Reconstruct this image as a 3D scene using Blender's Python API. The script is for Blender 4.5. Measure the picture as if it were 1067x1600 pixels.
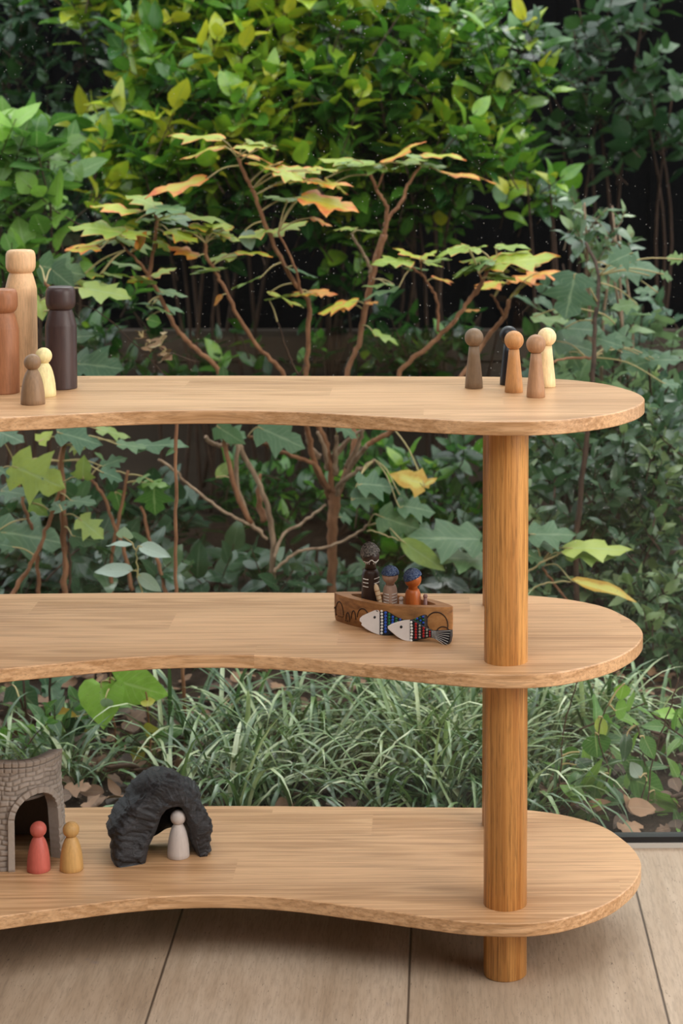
import bpy, bmesh, math, random
import numpy as np
from mathutils import Vector, Matrix
C = bpy.context.scene.collection
for o in list(bpy.data.objects): bpy.data.objects.remove(o)
random.seed(7); rng = np.random.default_rng(11)
PI = math.pi
# ------------------------------------------------------------------ camera
W, H = 1067.0, 1600.0
FPX = 3053.225; PITCH = 0.0634564; YAW = -0.0194016; ROLL = 0.0019948
CAM = np.array([-0.0837551, -2.4742585, 1.1187385]); PX, PY = 214.827, -432.349
FW = np.array([-math.sin(YAW)*math.cos(PITCH), math.cos(YAW)*math.cos(PITCH), -math.sin(PITCH)])
_rt = np.array([math.cos(YAW), math.sin(YAW), 0.0]); _up = np.cross(_rt, FW)
RT = _rt*math.cos(ROLL)+_up*math.sin(ROLL); UP = -_rt*math.sin(ROLL)+_up*math.cos(ROLL)
cam_data = bpy.data.cameras.new('camera'); cam = bpy.data.objects.new('camera', cam_data); C.objects.link(cam)
cam_data.sensor_fit = 'VERTICAL'; cam_data.sensor_height = 36.0; cam_data.lens = FPX/H*36.0
cam_data.shift_x = -PX/H; cam_data.shift_y = PY/H
cam_data.clip_start = 0.05
cam_data.dof.use_dof = True; cam_data.dof.focus_distance = 2.56; cam_data.dof.aperture_fstop = 8.5
Mx = Matrix(((RT[0], UP[0], -FW[0], CAM[0]), (RT[1], UP[1], -FW[1], CAM[1]), (RT[2], UP[2], -FW[2], CAM[2]), (0, 0, 0, 1)))
cam.matrix_world = Mx
bpy.context.scene.camera = cam
# ------------------------------------------------------------------ light and exposure
sc = bpy.context.scene
sc.view_settings.view_transform = 'Standard'; sc.view_settings.look = 'None'
sc.view_settings.gamma = 1.0; sc.view_settings.use_curve_mapping = False
sc.view_settings.exposure = 0.0
world = bpy.data.worlds.new('overcast_sky'); sc.world = world; world.use_nodes = True
wn = world.node_tree.nodes; wl = world.node_tree.links
bg = wn['Background']
tc = wn.new('ShaderNodeTexCoord'); sx = wn.new('ShaderNodeSeparateXYZ'); wr = wn.new('ShaderNodeValToRGB')
wl.new(tc.outputs['Generated'], sx.inputs[0]); wl.new(sx.outputs['Z'], wr.inputs[0]); wl.new(wr.outputs[0], bg.inputs[0])
wr.color_ramp.elements[0].position = 0.0; wr.color_ramp.elements[0].color = (0.30, 0.33, 0.36, 1)
wr.color_ramp.elements[1].position = 0.8; wr.color_ramp.elements[1].color = (0.92, 0.97, 1.0, 1)
bg.inputs[1].default_value = 3.0
def light(name, kind, loc, target, energy, color, **kw):
    d = bpy.data.lights.new(name, kind); d.energy = energy; d.color = color
    for k, v in kw.items(): setattr(d, k, v)
    o = bpy.data.objects.new(name, d); C.objects.link(o); o.location = loc
    o.rotation_euler = (Vector(target)-Vector(loc)).to_track_quat('-Z', 'Y').to_euler()
    return o
# soft break in the clouds above the garden
light('hazy_sun', 'SUN', (0.9, 4.4, 5.2), (0, 0.4, 0), .85, (1.0, 0.96, 0.90), angle=0.42)
# daylight through the opening in the right hand wall
light('side_window_daylight', 'AREA', (2.45, -1.5, 1.6), (-0.2, 0.15, 0.55), 98.0, (1.0, 0.93, 0.84), shape='RECTANGLE', size=2.4, size_y=1.9)
# added soft fill from above, set in an unseen ceiling opening
light('overhead_fill', 'AREA', (-0.5, -1.7, 2.62), (-0.35, -0.3, 0.2), 14.0, (1.0, 0.95, 0.88), shape='RECTANGLE', size=2.2, size_y=1.6)

# ------------------------------------------------------------------ projection helpers (photo frame -> place)
def ray(px, py):
    d = FW + ((px-W/2-PX)/FPX)*RT - ((py-H/2-PY)/FPX)*UP
    return d
def at(px, py, Y):
    d = ray(px, py); return CAM + d*((Y-CAM[1])/d[1])
def on(px, py, z):
    d = ray(px, py); return CAM + d*((z-CAM[2])/d[2])
def onplane(px, py, P, n):
    d = ray(px, py); P = np.array(P); n = np.array(n); return CAM + d*(((P-CAM)@n)/(d@n))

# ------------------------------------------------------------------ object helpers
def tag(o, label=None, cat=None, group=None, kind=None):
    if label: o['label'] = label
    if cat: o['category'] = cat
    if group: o['group'] = group
    if kind: o['kind'] = kind
    return o
def thing(name, label, cat, loc=(0, 0, 0), rz=0.0, group=None):
    o = bpy.data.objects.new(name, None); C.objects.link(o); o.location = loc; o.rotation_euler = (0, 0, rz)
    o.empty_display_size = 0.02
    return tag(o, label, cat, group)
def link(name, me, mat, parent=None, smooth=True, world_coords=False):
    o = bpy.data.objects.new(name, me); C.objects.link(o)
    if mat: me.materials.append(mat)
    if smooth: me.polygons.foreach_set('use_smooth', [True]*len(me.polygons))
    if parent:
        o.parent = parent
        if world_coords:
            o.matrix_parent_inverse = (Matrix.Translation(parent.location) @ parent.rotation_euler.to_matrix().to_4x4()).inverted()
    return o
def mesh_of(name, V, F):
    me = bpy.data.meshes.new(name); me.from_pydata([tuple(map(float, v)) for v in V], [], F); me.update(); return me
def obj(name, V, F, mat, parent=None, smooth=True, wc=False):
    return link(name, mesh_of(name, V, F), mat, parent, smooth, wc)
def bevel(o, w, seg=3, angle=0.6):
    m = o.modifiers.new('bevel', 'BEVEL'); m.width = w; m.segments = seg; m.limit_method = 'ANGLE'; m.angle_limit = angle
    return o
def autosmooth(o, ang=0.7):
    me = o.data
    bm = bmesh.new(); bm.from_mesh(me)
    for e in bm.edges:
        if len(e.link_faces) == 2 and e.calc_face_angle(0) > ang: e.smooth = False
    bm.to_mesh(me); bm.free()
def box(x0, x1, y0, y1, z0, z1):
    V = [(x, y, z) for z in (z0, z1) for y in (y0, y1) for x in (x0, x1)]
    F = [(0, 2, 3, 1), (4, 5, 7, 6), (0, 1, 5, 4), (2, 6, 7, 3), (0, 4, 6, 2), (1, 3, 7, 5)]
    return V, F
def merge(*parts):
    V, F = [], []
    for v, f in parts:
        n = len(V); V += list(v); F += [tuple(i+n for i in q) for q in f]
    return V, F
def lathe(prof, seg=40, cx=0, cy=0):
    V, F = [], []; n = len(prof)
    for r, z in prof:
        for k in range(seg):
            a = 2*PI*k/seg; V.append((cx+r*math.cos(a), cy+r*math.sin(a), z))
    for i in range(n-1):
        for k in range(seg):
            k2 = (k+1) % seg; F.append((i*seg+k, i*seg+k2, (i+1)*seg+k2, (i+1)*seg+k))
    F.append(tuple(reversed(range(seg)))); F.append(tuple((n-1)*seg+k for k in range(seg)))
    return V, F
def smooth_path(P, sub=4):
    P = [np.array(p, float) for p in P]
    if len(P) < 3: 
        return [P[0]+(P[-1]-P[0])*t for t in np.linspace(0, 1, sub+1)]
    out = []
    for i in range(len(P)-1):
        p0 = P[max(i-1, 0)]; p1 = P[i]; p2 = P[i+1]; p3 = P[min(i+2, len(P)-1)]
        for k in range(sub):
            t = k/sub
            out.append(0.5*((2*p1)+(-p0+p2)*t+(2*p0-5*p1+4*p2-p3)*t*t+(-p0+3*p1-3*p2+p3)*t**3))
    out.append(P[-1]); return out
def tube(P, R, seg=7, rough=0.0, caps=True):
    P = np.array(P, float); n = len(P)
    if np.isscalar(R): R = [R]*n
    elif len(R) != n: R = np.interp(np.linspace(0, 1, n), np.linspace(0, 1, len(R)), R)
    T = np.gradient(P, axis=0); T /= (np.linalg.norm(T, axis=1)[:, None]+1e-9)
    ref = np.array([0.13, 1.0, 0.07]); V, F = [], []
    for i in range(n):
        a = np.cross(T[i], ref); a /= (np.linalg.norm(a)+1e-9); b = np.cross(T[i], a)
        for k in range(seg):
            th = 2*PI*k/seg; r = R[i]*(1+rough*(random.random()-.5))
            V.append(P[i]+(a*math.cos(th)+b*math.sin(th))*r)
    for i in range(n-1):
        for k in range(seg):
            k2 = (k+1) % seg; F.append((i*seg+k, i*seg+k2, (i+1)*seg+k2, (i+1)*seg+k))
    if caps: F.append(tuple(reversed(range(seg)))); F.append(tuple((n-1)*seg+k for k in range(seg)))
    return V, F

# ------------------------------------------------------------------ materials
class NT:
    def __init__(s, name):
        s.m = bpy.data.materials.new(name); s.m.use_nodes = True; s.n = s.m.node_tree.nodes; s.l = s.m.node_tree.links
        s.b = s.n['Principled BSDF']; s.out = s.n['Material Output']
    def add(s, t, **kw):
        x = s.n.new(t)
        for k, v in kw.items():
            if k.startswith('_'): setattr(x, k[1:], v)
        return x
    def link(s, a, b): s.l.new(a, b)
    def coord(s, kind='Object', scale=(1, 1, 1), loc=(0, 0, 0)):
        c = s.n.new('ShaderNodeTexCoord'); m = s.n.new('ShaderNodeMapping'); s.l.new(c.outputs[kind], m.inputs[0])
        m.inputs['Scale'].default_value = scale; m.inputs['Location'].default_value = loc; return m.outputs[0]
    def noise(s, vec, scale=5, detail=4, rough=.5, dist=0.0):
        x = s.n.new('ShaderNodeTexNoise'); x.inputs['Scale'].default_value = scale; x.inputs['Detail'].default_value = detail
        x.inputs['Roughness'].default_value = rough; x.inputs['Distortion'].default_value = dist
        if vec: s.l.new(vec, x.inputs['Vector'])
        return x.outputs[0]
    def math(s, op, a, b=None, c=None, clamp=False):
        x = s.n.new('ShaderNodeMath'); x.operation = op; x.use_clamp = clamp
        for i, v in enumerate((a, b, c)):
            if v is None: continue
            if hasattr(v, 'is_linked') or hasattr(v, 'links'): s.l.new(v, x.inputs[i])
            else: x.inputs[i].default_value = v
        return x.outputs[0]
    def ramp(s, fac, stops, interp='LINEAR'):
        x = s.n.new('ShaderNodeValToRGB'); cr = x.color_ramp; cr.interpolation = interp
        while len(cr.elements) < len(stops): cr.elements.new(0.5)
        for e, (p, c) in zip(cr.elements, stops):
            e.position = p; e.color = (c[0], c[1], c[2], 1) if not np.isscalar(c) else (c, c, c, 1)
        s.l.new(fac, x.inputs[0]); return x.outputs[0]
    def mix(s, fac, a, b, mode='MIX'):
        x = s.n.new('ShaderNodeMix'); x.data_type = 'RGBA'; x.blend_type = mode
        for i, v in ((0, fac), (6, a), (7, b)):
            if hasattr(v, 'links'): s.l.new(v, x.inputs[i])
            elif np.isscalar(v): x.inputs[i].default_value = v
            else: x.inputs[i].default_value = (v[0], v[1], v[2], 1)
        return x.outputs[2]
    def sep(s, vec):
        x = s.n.new('ShaderNodeSeparateXYZ'); s.l.new(vec, x.inputs[0]); return x.outputs
    def comb(s, x, y, z):
        n = s.n.new('ShaderNodeCombineXYZ')
        for i, v in enumerate((x, y, z)):
            if hasattr(v, 'links'): s.l.new(v, n.inputs[i])
            else: n.inputs[i].default_value = v
        return n.outputs[0]
    def bump(s, h, strength=.3, dist=.001):
        x = s.n.new('ShaderNodeBump'); x.inputs['Strength'].default_value = strength; x.inputs['Distance'].default_value = dist
        s.l.new(h, x.inputs['Height']); s.l.new(x.outputs[0], s.b.inputs['Normal'])
    def base(s, c):
        if hasattr(c, 'links'): s.l.new(c, s.b.inputs['Base Color'])
        else: s.b.inputs['Base Color'].default_value = (c[0], c[1], c[2], 1)
    def rough(s, r, spec=.5):
        if hasattr(r, 'links'): s.l.new(r, s.b.inputs['Roughness'])
        else: s.b.inputs['Roughness'].default_value = r
        s.b.inputs['Specular IOR Level'].default_value = spec
def srgb(*c):
    return tuple(((v/255)/12.92 if v/255 <= .04045 else ((v/255+.055)/1.055)**2.4) for v in c)

def plain(name, col, rough=.6, var=.12, scale=60, spec=.4, bump=.0, stretch=(1, 1, 1)):
    t = NT(name); v = t.coord('Object', stretch); n = t.noise(v, scale, 4, .6)
    t.base(t.mix(n, tuple(c*(1-var) for c in col), tuple(min(1, c*(1+var)) for c in col))); t.rough(rough, spec)
    if bump: t.bump(n, bump, .0006)
    return t.m

def oak(name, axis='x', c0=(.66, .40, .205), c1=(.42, .215, .085), stave=.085, tint=0.0):
    """oiled oak: long grain, cathedral figure, glued staves"""
    t = NT(name); co = t.n.new('ShaderNodeTexCoord'); o = t.sep(co.outputs['Object'])
    if axis == 'x': L, A, B = o[0], o[1], o[2]
    else: L, A, B = o[2], o[0], o[1]
    if axis == 'x':
        st = t.math('FLOOR', t.math('DIVIDE', t.math('ADD', A, .013), stave))
    else:
        st = t.math('FLOOR', t.math('DIVIDE', t.math('ADD', t.math('MULTIPLY', A, .8), t.math('ADD', t.math('MULTIPLY', B, -.6), .012)), .03))
    wn_ = t.n.new('ShaderNodeTexWhiteNoise'); wn_.noise_dimensions = '1D'; t.link(st, wn_.inputs['W']); rnd = wn_.outputs['Value']
    # stave lengths
    off = t.math('MULTIPLY', rnd, 7.3)
    seg = t.math('FLOOR', t.math('ADD', t.math('DIVIDE', L, .62), off))
    w2 = t.n.new('ShaderNodeTexWhiteNoise'); w2.noise_dimensions = '2D'; t.link(t.comb(st, seg, 0), w2.inputs['Vector']); r2 = w2.outputs['Value'] if axis == 'x' else rnd
    sh = t.math('MULTIPLY', r2, 3.0)
    # broad figure
    vec = t.comb(t.math('ADD', t.math('MULTIPLY', L, 1.1), sh), t.math('ADD', t.math('MULTIPLY', A, 17.0), sh), t.math('MULTIPLY', B, 17.0))
    fig = t.noise(vec, 1.0, 3, .5, .6)
    rings = t.math('SINE', t.math('MULTIPLY', fig, 60.0))
    vec2 = t.comb(t.math('MULTIPLY', L, 9.0 if axis == 'x' else 22.0), t.math('MULTIPLY', A, 520.0), t.math('MULTIPLY', B, 520.0))
    pores = t.noise(vec2, 1.0, 3, .65)
    vec3 = t.comb(t.math('ADD', t.math('MULTIPLY', L, 2.2), sh), t.math('MULTIPLY', A, 240.0), t.math('MULTIPLY', B, 240.0))
    streak = t.noise(vec3, 1.0, 3, .55)
    f = t.math('ADD', t.math('MULTIPLY', rings, .08 if axis == 'x' else .025), t.math('ADD', t.math('MULTIPLY', streak, .75), t.math('MULTIPLY', fig, .35)))
    f = t.math('ADD', f, t.math('MULTIPLY', t.math('SUBTRACT', r2, .5), .16))
    if axis == 'z':
        band = t.math('MULTIPLY', t.ramp(A, [(.0118, 0.0), (.0124, 1.0)]), t.ramp(L, [(.39, 0.0), (.391, 1.0)]))
        f = t.math('ADD', t.math('MULTIPLY', f, .9), t.math('MULTIPLY', band, .17))
    col = t.ramp(f, [(.30, c1), (.50, tuple(a*.55+b*.45 for a, b in zip(c0, c1))), (.62, c0), (.85, tuple(min(1, a*1.12) for a in c0))])
    pr = t.ramp(pores, [(.36, .55), (.5, 1.0)])
    col = t.mix(.6 if axis == 'x' else .85, col, pr, 'MULTIPLY')
    # a few dark mineral streaks
    vec4 = t.comb(t.math('MULTIPLY', L, 3.5), t.math('MULTIPLY', A, 60.0), t.math('MULTIPLY', B, 60.0))
    ms = t.ramp(t.noise(vec4, 1.0, 2, .5), [(.72, 0.0), (.80, .6)])
    col = t.mix(ms, col, tuple(c*.35 for c in c1))
    t.base(col); t.rough(t.ramp(streak, [(.3, .42), (.7, .32)]), .45); t.bump(pores, .10, .0004)
    return t.m
M = {}
M['oak'] = oak('oak_board', 'x', (.575, .340, .178), (.35, .178, .074))
M['oak_post'] = oak('oak_post', 'z', (.62, .305, .090), (.34, .13, .028))

def floor_mat():
    t = NT('floor_oak'); co = t.n.new('ShaderNodeTexCoord'); o = t.sep(co.outputs['Object'])
    u = t.math('DIVIDE', t.math('ADD', o[0], .44593), .32150)
    k = t.math('FLOOR', u); fr = t.math('FRACT', u)
    w = t.n.new('ShaderNodeTexWhiteNoise'); w.noise_dimensions = '1D'; t.link(k, w.inputs['W']); r = w.outputs['Value']
    sh = t.math('MULTIPLY', r, 5)
    v1 = t.comb(t.math('ADD', t.math('MULTIPLY', o[0], 6), sh), t.math('MULTIPLY', o[1], 1.1), sh)
    fig = t.noise(v1, 1.0, 4, .55, .8)
    v2 = t.comb(t.math('MULTIPLY', o[0], 330), t.math('MULTIPLY', o[1], 30), sh); fine = t.noise(v2, 1.0, 3, .6)
    v3 = t.comb(t.math('MULTIPLY', o[0], 520), t.math('MULTIPLY', o[1], 90), sh); dash = t.noise(v3, 1.0, 2, .5)
    v4 = t.comb(t.math('MULTIPLY', o[0], 60), t.math('MULTIPLY', o[1], 4), sh); med = t.noise(v4, 1.0, 3, .6)
    f = t.math('ADD', t.math('MULTIPLY', fig, .6), t.math('ADD', t.math('MULTIPLY', med, .35), t.math('MULTIPLY', r, .14)))
    col = t.ramp(f, [(.30, (.235, .165, .11)), (.5, (.34, .25, .175)), (.7, (.43, .33, .245))])
    col = t.mix(.45, col, t.ramp(fine, [(.35, .65), (.55, 1.05)]), 'MULTIPLY')
    dk = t.ramp(dash, [(.27, .75), (.35, 0.0)])
    dk = t.math('MULTIPLY', dk, t.ramp(med, [(.4, .2), (.6, 1.0)]))
    col = t.mix(dk, col, (.06, .04, .03))
    stn = t.ramp(t.noise(t.comb(t.math('MULTIPLY', o[0], 14), t.math('MULTIPLY', o[1], 9), sh), 1.0, 3, .6), [(.70, 0.0), (.76, .5)])
    col = t.mix(stn, col, (.17, .15, .19))
    e = t.math('MINIMUM', fr, t.math('SUBTRACT', 1.0, fr))
    seam = t.ramp(e, [(.0022, 1.0), (.0060, 0.0)])
    col = t.mix(seam, col, (.035, .02, .012))
    t.base(col); t.rough(.55, .35)
    h = t.math('SUBTRACT', t.math('MULTIPLY', fine, .35), t.math('ADD', t.math('MULTIPLY', dk, .4), t.math('MULTIPLY', seam, 3.0)))
    t.bump(h, .35, .0008)
    return t.m
M['floor'] = floor_mat()
M['wall'] = plain('painted_plaster', (.10, .085, .07), .8, .05, 30)
M['ceiling'] = plain('white_ceiling', (.6, .58, .55), .8, .03, 20)
M['black_metal'] = plain('black_frame', (.012, .012, .014), .4, .1, 40)
M['sill'] = plain('pale_sill', (.50, .47, .43), .45, .05, 60)

def glass_mat():
    t = NT('window_glass'); t.n.remove(t.b)
    tr = t.n.new('ShaderNodeBsdfTransparent'); tr.inputs[0].default_value = (.96, .975, .965, 1)
    gl = t.n.new('ShaderNodeBsdfGlossy'); gl.inputs['Roughness'].default_value = 0.02
    ge = t.n.new('ShaderNodeNewGeometry'); dp = t.n.new('ShaderNodeVectorMath'); dp.operation = 'DOT_PRODUCT'
    t.link(ge.outputs['Normal'], dp.inputs[0]); t.link(ge.outputs['Incoming'], dp.inputs[1])
    cs = t.math('SUBTRACT', 1.0, t.math('ABSOLUTE', dp.outputs['Value'])); fz = t.math('ADD', .012, t.math('MULTIPLY', t.math('POWER', cs, 5.0), .95), clamp=True)
    mx = t.n.new('ShaderNodeMixShader'); t.link(fz, mx.inputs[0]); t.link(tr.outputs[0], mx.inputs[1]); t.link(gl.outputs[0], mx.inputs[2])
    df = t.n.new('ShaderNodeBsdfDiffuse'); df.inputs[0].default_value = (.75, .75, .72, 1)
    v = t.coord('Object', (1, 1, 1))
    vo = t.n.new('ShaderNodeTexVoronoi'); vo.inputs['Scale'].default_value = 170; t.link(v, vo.inputs['Vector'])
    spk = t.ramp(vo.outputs['Distance'], [(.09, .34), (.19, 0.0)])
    w = t.n.new('ShaderNodeTexWhiteNoise'); t.link(vo.outputs['Position'], w.inputs['Vector'])
    gate = t.ramp(w.outputs['Value'], [(.80, 0.0), (.98, 1.0)])
    region = t.ramp(t.noise(t.coord('Object', (1.4, 1, .8), (3.1, 0, .4)), 1.6, 3, .5), [(.38, .25), (.62, 1.0)])
    dust = t.math('MULTIPLY', t.math('MULTIPLY', spk, gate), region)
    # pale haze of reflected floor light mixed into the glass, stronger low down
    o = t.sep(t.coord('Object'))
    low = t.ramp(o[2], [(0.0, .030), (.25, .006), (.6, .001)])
    haze = t.math('MULTIPLY', low, t.ramp(t.noise(v, 5.0, 4, .6), [(.35, .45), (.65, 1.1)]))
    tot = t.math('ADD', dust, haze, clamp=True)
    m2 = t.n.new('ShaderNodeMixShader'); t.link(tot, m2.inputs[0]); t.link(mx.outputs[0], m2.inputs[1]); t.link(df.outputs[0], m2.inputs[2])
    t.link(m2.outputs[0], t.out.inputs[0]); return t.m
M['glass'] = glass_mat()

def leaf_mat(name, stops, rough=.38, vein=(.5, .6, .3), vein_amt=.35, trans=.3, edge=None, spec=.5, spots=0.0, under=None):
    t = NT(name); a = t.n.new('ShaderNodeAttribute'); a.attribute_name = 'leaf'; s = t.sep(a.outputs['Vector'])
    u = t.math('ABSOLUTE', s[0]); v = s[1]; tone = s[2]
    vec = t.coord('Object'); n = t.noise(vec, 45, 3, .6)
    f = t.math('ADD', tone, t.math('MULTIPLY', t.math('SUBTRACT', n, .5), .25), clamp=True)
    col = t.ramp(f, stops)
    mid = t.ramp(u, [(.03, 1.0), (.10, 0.0)])
    side = t.math('SINE', t.math('MULTIPLY', t.math('SUBTRACT', v, t.math('MULTIPLY', u, .28)), 46.0))
    sv = t.ramp(side, [(.86, 0.0), (1.0, .5)])
    vv = t.math('MAXIMUM', mid, sv)
    col = t.mix(t.math('MULTIPLY', vv, vein_amt), col, vein)
    if edge:
        n2 = t.noise(vec, 16, 3, .6)
        ef = t.math('MAXIMUM', t.math('POWER', u, 2.0), t.math('POWER', t.math('MAXIMUM', v, 0.0), 5.0))
        ef = t.math('ADD', t.math('MULTIPLY', ef, .75), t.math('MULTIPLY', t.math('SUBTRACT', n2, .5), .9))
        ef = t.math('ADD', ef, t.math('MULTIPLY', t.math('SUBTRACT', tone, .66), 1.4))
        col = t.mix(t.ramp(ef, [(.42, 0.0), (.62, 1.0)]), col, t.ramp(n, [(.35, edge[0]), (.65, edge[1])]))
    if spots:
        sp = t.ramp(t.noise(vec, 160, 2, .5), [(.68, 0.0), (.74, spots)])
        col = t.mix(sp, col, (.12, .07, .03))
    if under:
        g = t.n.new('ShaderNodeNewGeometry'); col = t.mix(g.outputs['Backfacing'], col, t.mix(.6, col, under))
    t.base(col); t.rough(rough, spec); t.bump(t.math('SUBTRACT', n, vv), .25, .001)
    tl = t.n.new('ShaderNodeBsdfTranslucent'); t.link(t.mix(.5, col, (.75, 1.0, .25), 'MULTIPLY'), tl.inputs[0])
    ms = t.n.new('ShaderNodeMixShader'); ms.inputs[0].default_value = trans
    t.link(t.b.outputs[0], ms.inputs[1]); t.link(tl.outputs[0], ms.inputs[2]); t.link(ms.outputs[0], t.out.inputs[0])
    return t.m
M['hedge'] = leaf_mat('glossy_hedge_leaf', [(0, (.008, .035, .010)), (.35, (.025, .10, .018)), (.62, (.11, .28, .03)), (.82, (.33, .50, .04)), (1, (.58, .54, .04))], .26, vein=(.2, .32, .1), spec=.75)
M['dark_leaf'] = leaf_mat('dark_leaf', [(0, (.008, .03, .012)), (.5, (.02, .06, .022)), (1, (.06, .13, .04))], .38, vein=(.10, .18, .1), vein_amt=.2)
M['broad'] = leaf_mat('broad_green_leaf', [(0, (.03, .09, .025)), (.5, (.08, .20, .04)), (.9, (.22, .38, .06)), (1, (.34, .58, .10))], .38, trans=.4)
M['grey_leaf'] = leaf_mat('grey_green_leaf', [(0, (.012, .04, .018)), (.5, (.04, .095, .04)), (.8, (.10, .17, .08)), (1, (.26, .34, .15))], .25, spec=.7, vein=(.25, .32, .22), vein_amt=.25)
M['hyd'] = leaf_mat('hydrangea_leaf', [(0, (.06, .13, .07)), (.3, (.11, .20, .085)), (.5, (.22, .31, .035)), (.75, (.42, .43, .03)), (1, (.62, .36, .05))], .48, vein=(.50, .55, .2), trans=.2, spec=.3, edge=((.60, .13, .025), (.68, .30, .045)), spots=.5, under=(.28, .34, .10))
M['hydg'] = leaf_mat('hydrangea_green_leaf', [(0, (.04, .10, .055)), (.4, (.09, .17, .08)), (.7, (.19, .29, .09)), (1, (.38, .44, .09))], .5, vein=(.38, .46, .28), under=(.3, .38, .26), spots=.2)
M['blade'] = leaf_mat('strappy_blade', [(0, (.015, .05, .015)), (.4, (.05, .12, .035)), (.7, (.20, .29, .11)), (1, (.62, .66, .42))], .30, vein=(.35, .42, .25), vein_amt=.3, trans=.2, spec=.7)
M['dead'] = leaf_mat('fallen_leaf', [(0, (.05, .028, .018)), (.4, (.15, .075, .04)), (.75, (.32, .17, .09)), (1, (.50, .38, .22))], .65, vein=(.3, .2, .12), trans=.1)
M['yellow'] = leaf_mat('yellow_leaf', [(0, (.40, .38, .05)), (1, (.66, .58, .14))], .45, vein=(.6, .6, .3), spots=.6, edge=((.55, .30, .04), (.60, .40, .08)))
M['pale'] = leaf_mat('pale_silvery_leaf', [(0, (.25, .32, .26)), (1, (.42, .50, .42))], .35, vein=(.5, .55, .45))

def bark(name, c0, c1, sc_=60):
    t = NT(name); v = t.coord('Object', (1, 1, .25)); n = t.noise(v, sc_, 5, .65)
    t.base(t.ramp(n, [(.3, c0), (.7, c1)])); t.rough(.75, .25); t.bump(n, .6, .003); return t.m
M['bark'] = bark('hydrangea_bark', (.14, .055, .028), (.36, .17, .09))
M['bark_pale'] = bark('pale_bark', (.17, .10, .065), (.42, .29, .20))
M['bark_dark'] = bark('dark_bark', (.03, .016, .011), (.09, .048, .03))
M['petiole'] = bark('petiole', (.34, .30, .12), (.50, .36, .20), 20)
def soil_mat():
    t = NT('leaf_mould_soil'); v = t.coord('Object'); n = t.noise(v, 18, 6, .7)
    t.base(t.ramp(n, [(.3, (.012, .008, .006)), (.55, (.035, .022, .015)), (.75, (.09, .055, .035))])); t.rough(.95, .1); t.bump(n, .9, .02); return t.m
M['soil'] = soil_mat()
M['timber'] = plain('weathered_timber', (.075, .055, .042), .85, .35, 9, .2, .3, (.15, 1, 5))
M['backing'] = plain('dark_backing', (.003, .003, .0035), .9, .3, 10, .03, .3, (5, 1, .2))  # near black: deep shade behind the shrubs put into the colour

# ------------------------------------------------------------------ room
def struct(name, V, F, mat, smooth=False):
    return tag(obj(name, V, F, mat, None, smooth), kind='structure')
GY = 0.435                                            # plane of the glass
struct('floor', *box(-2.7, 2.3, -4.0, .428, -.04, 0), M['floor'])
struct('wall_left', *box(-2.85, -2.7, -4.1, .5, -.04, 2.75), M['wall'])
struct('wall_back', *box(-2.85, 2.5, -4.15, -4.0, -.04, 2.75), M['wall'])
struct('ceiling', *merge(box(-2.85, 2.5, -4.15, -2.75, 2.7, 2.8), box(-2.85, 2.5, -.6, .5, 2.7, 2.8), box(-2.85, -1.8, -2.75, -.6, 2.7, 2.8), box(.8, 2.5, -2.75, -.6, 2.7, 2.8)), M['ceiling'])
struct('wall_right', *merge(box(2.3, 2.42, -4.1, -2.75, -.04, 2.75), box(2.3, 2.42, -.25, .5, -.04, 2.75), box(2.3, 2.42, -2.75, -.25, -.04, .5), box(2.3, 2.42, -2.75, -.25, 2.6, 2.75)), M['wall'])
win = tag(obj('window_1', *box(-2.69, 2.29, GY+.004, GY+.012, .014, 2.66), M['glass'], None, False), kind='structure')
fr = obj('window_frame', *merge(box(-2.7, 2.3, GY-.004, GY+.016, .0075, .0165), box(-2.7, 2.3, GY-.004, GY+.03, 2.65, 2.7), box(-2.7, -2.66, GY-.004, GY+.03, .02, 2.65), box(2.26, 2.3, GY-.004, GY+.03, .02, 2.65)), M['black_metal'], win, False)
struct('trim_1', *box(-2.7, 2.3, .428, .47, -.04, .0075), M['sill'])

# ------------------------------------------------------------------ shelf unit
SP = .32; BZ = .0935; TH = .0181; R_POST = .0281
half = [(-.385, .0315), (-.35, .030), (-.322, .027), (-.290, .021), (-.260, .0135), (-.228, .003), (-.197, -.008), (-.166, -.018), (-.136, -.029), (-.105, -.040), (-.075, -.0505), (-.050, -.0575), (-.025, -.062),
        (0, -.0645), (.023, -.0640), (.045, -.0600), (.066, -.0530), (.085, -.0420), (.104, -.0290), (.124, -.012), (.143, .010), (.158, .0335), (.171, .058), (.181, .0850), (.188, .113), (.190, .140),
        (.1875, .168), (.181, .198), (.172, .223), (.160, .252), (.145, .2755), (.128, .293), (.108, .309), (.086, .322), (.062, .332), (.035, .3405), (.0, .3460), (-.03, .3485), (-.074, .3505), (-.14, .3525), (-.20, .3550), (-.28, .3575), (-.385, .3610)]
out = list(half) + [(-.77-x, y+(.005 if y > .3 else 0)*min(1, (-.0+(-.385-(-.77-x)))/.2)) for x, y in reversed(half[1:-1])]
out_s = []
n_ = len(out)
for i in range(n_):
    p0, p1, p2, p3 = [np.array(out[(i+k-1) % n_]) for k in range(4)]
    for k in range(3):
        t_ = k/3; out_s.append(tuple(0.5*((2*p1)+(-p0+p2)*t_+(2*p0-5*p1+4*p2-p3)*t_*t_+(-p0+3*p1-3*p2+p3)*t_**3)))
shelf = thing('shelf_unit', 'oak shelf unit with three kidney-shaped boards on round posts', 'shelf', (0, 0, 0))
def board(z):
    n = len(out_s); V = [(x, y, z-TH) for x, y in out_s]+[(x, y, z) for x, y in out_s]
    F = [tuple(reversed(range(n))), tuple(range(n, 2*n))]+[(i, (i+1) % n, n+(i+1) % n, n+i) for i in range(n)]
    return V, F
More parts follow.
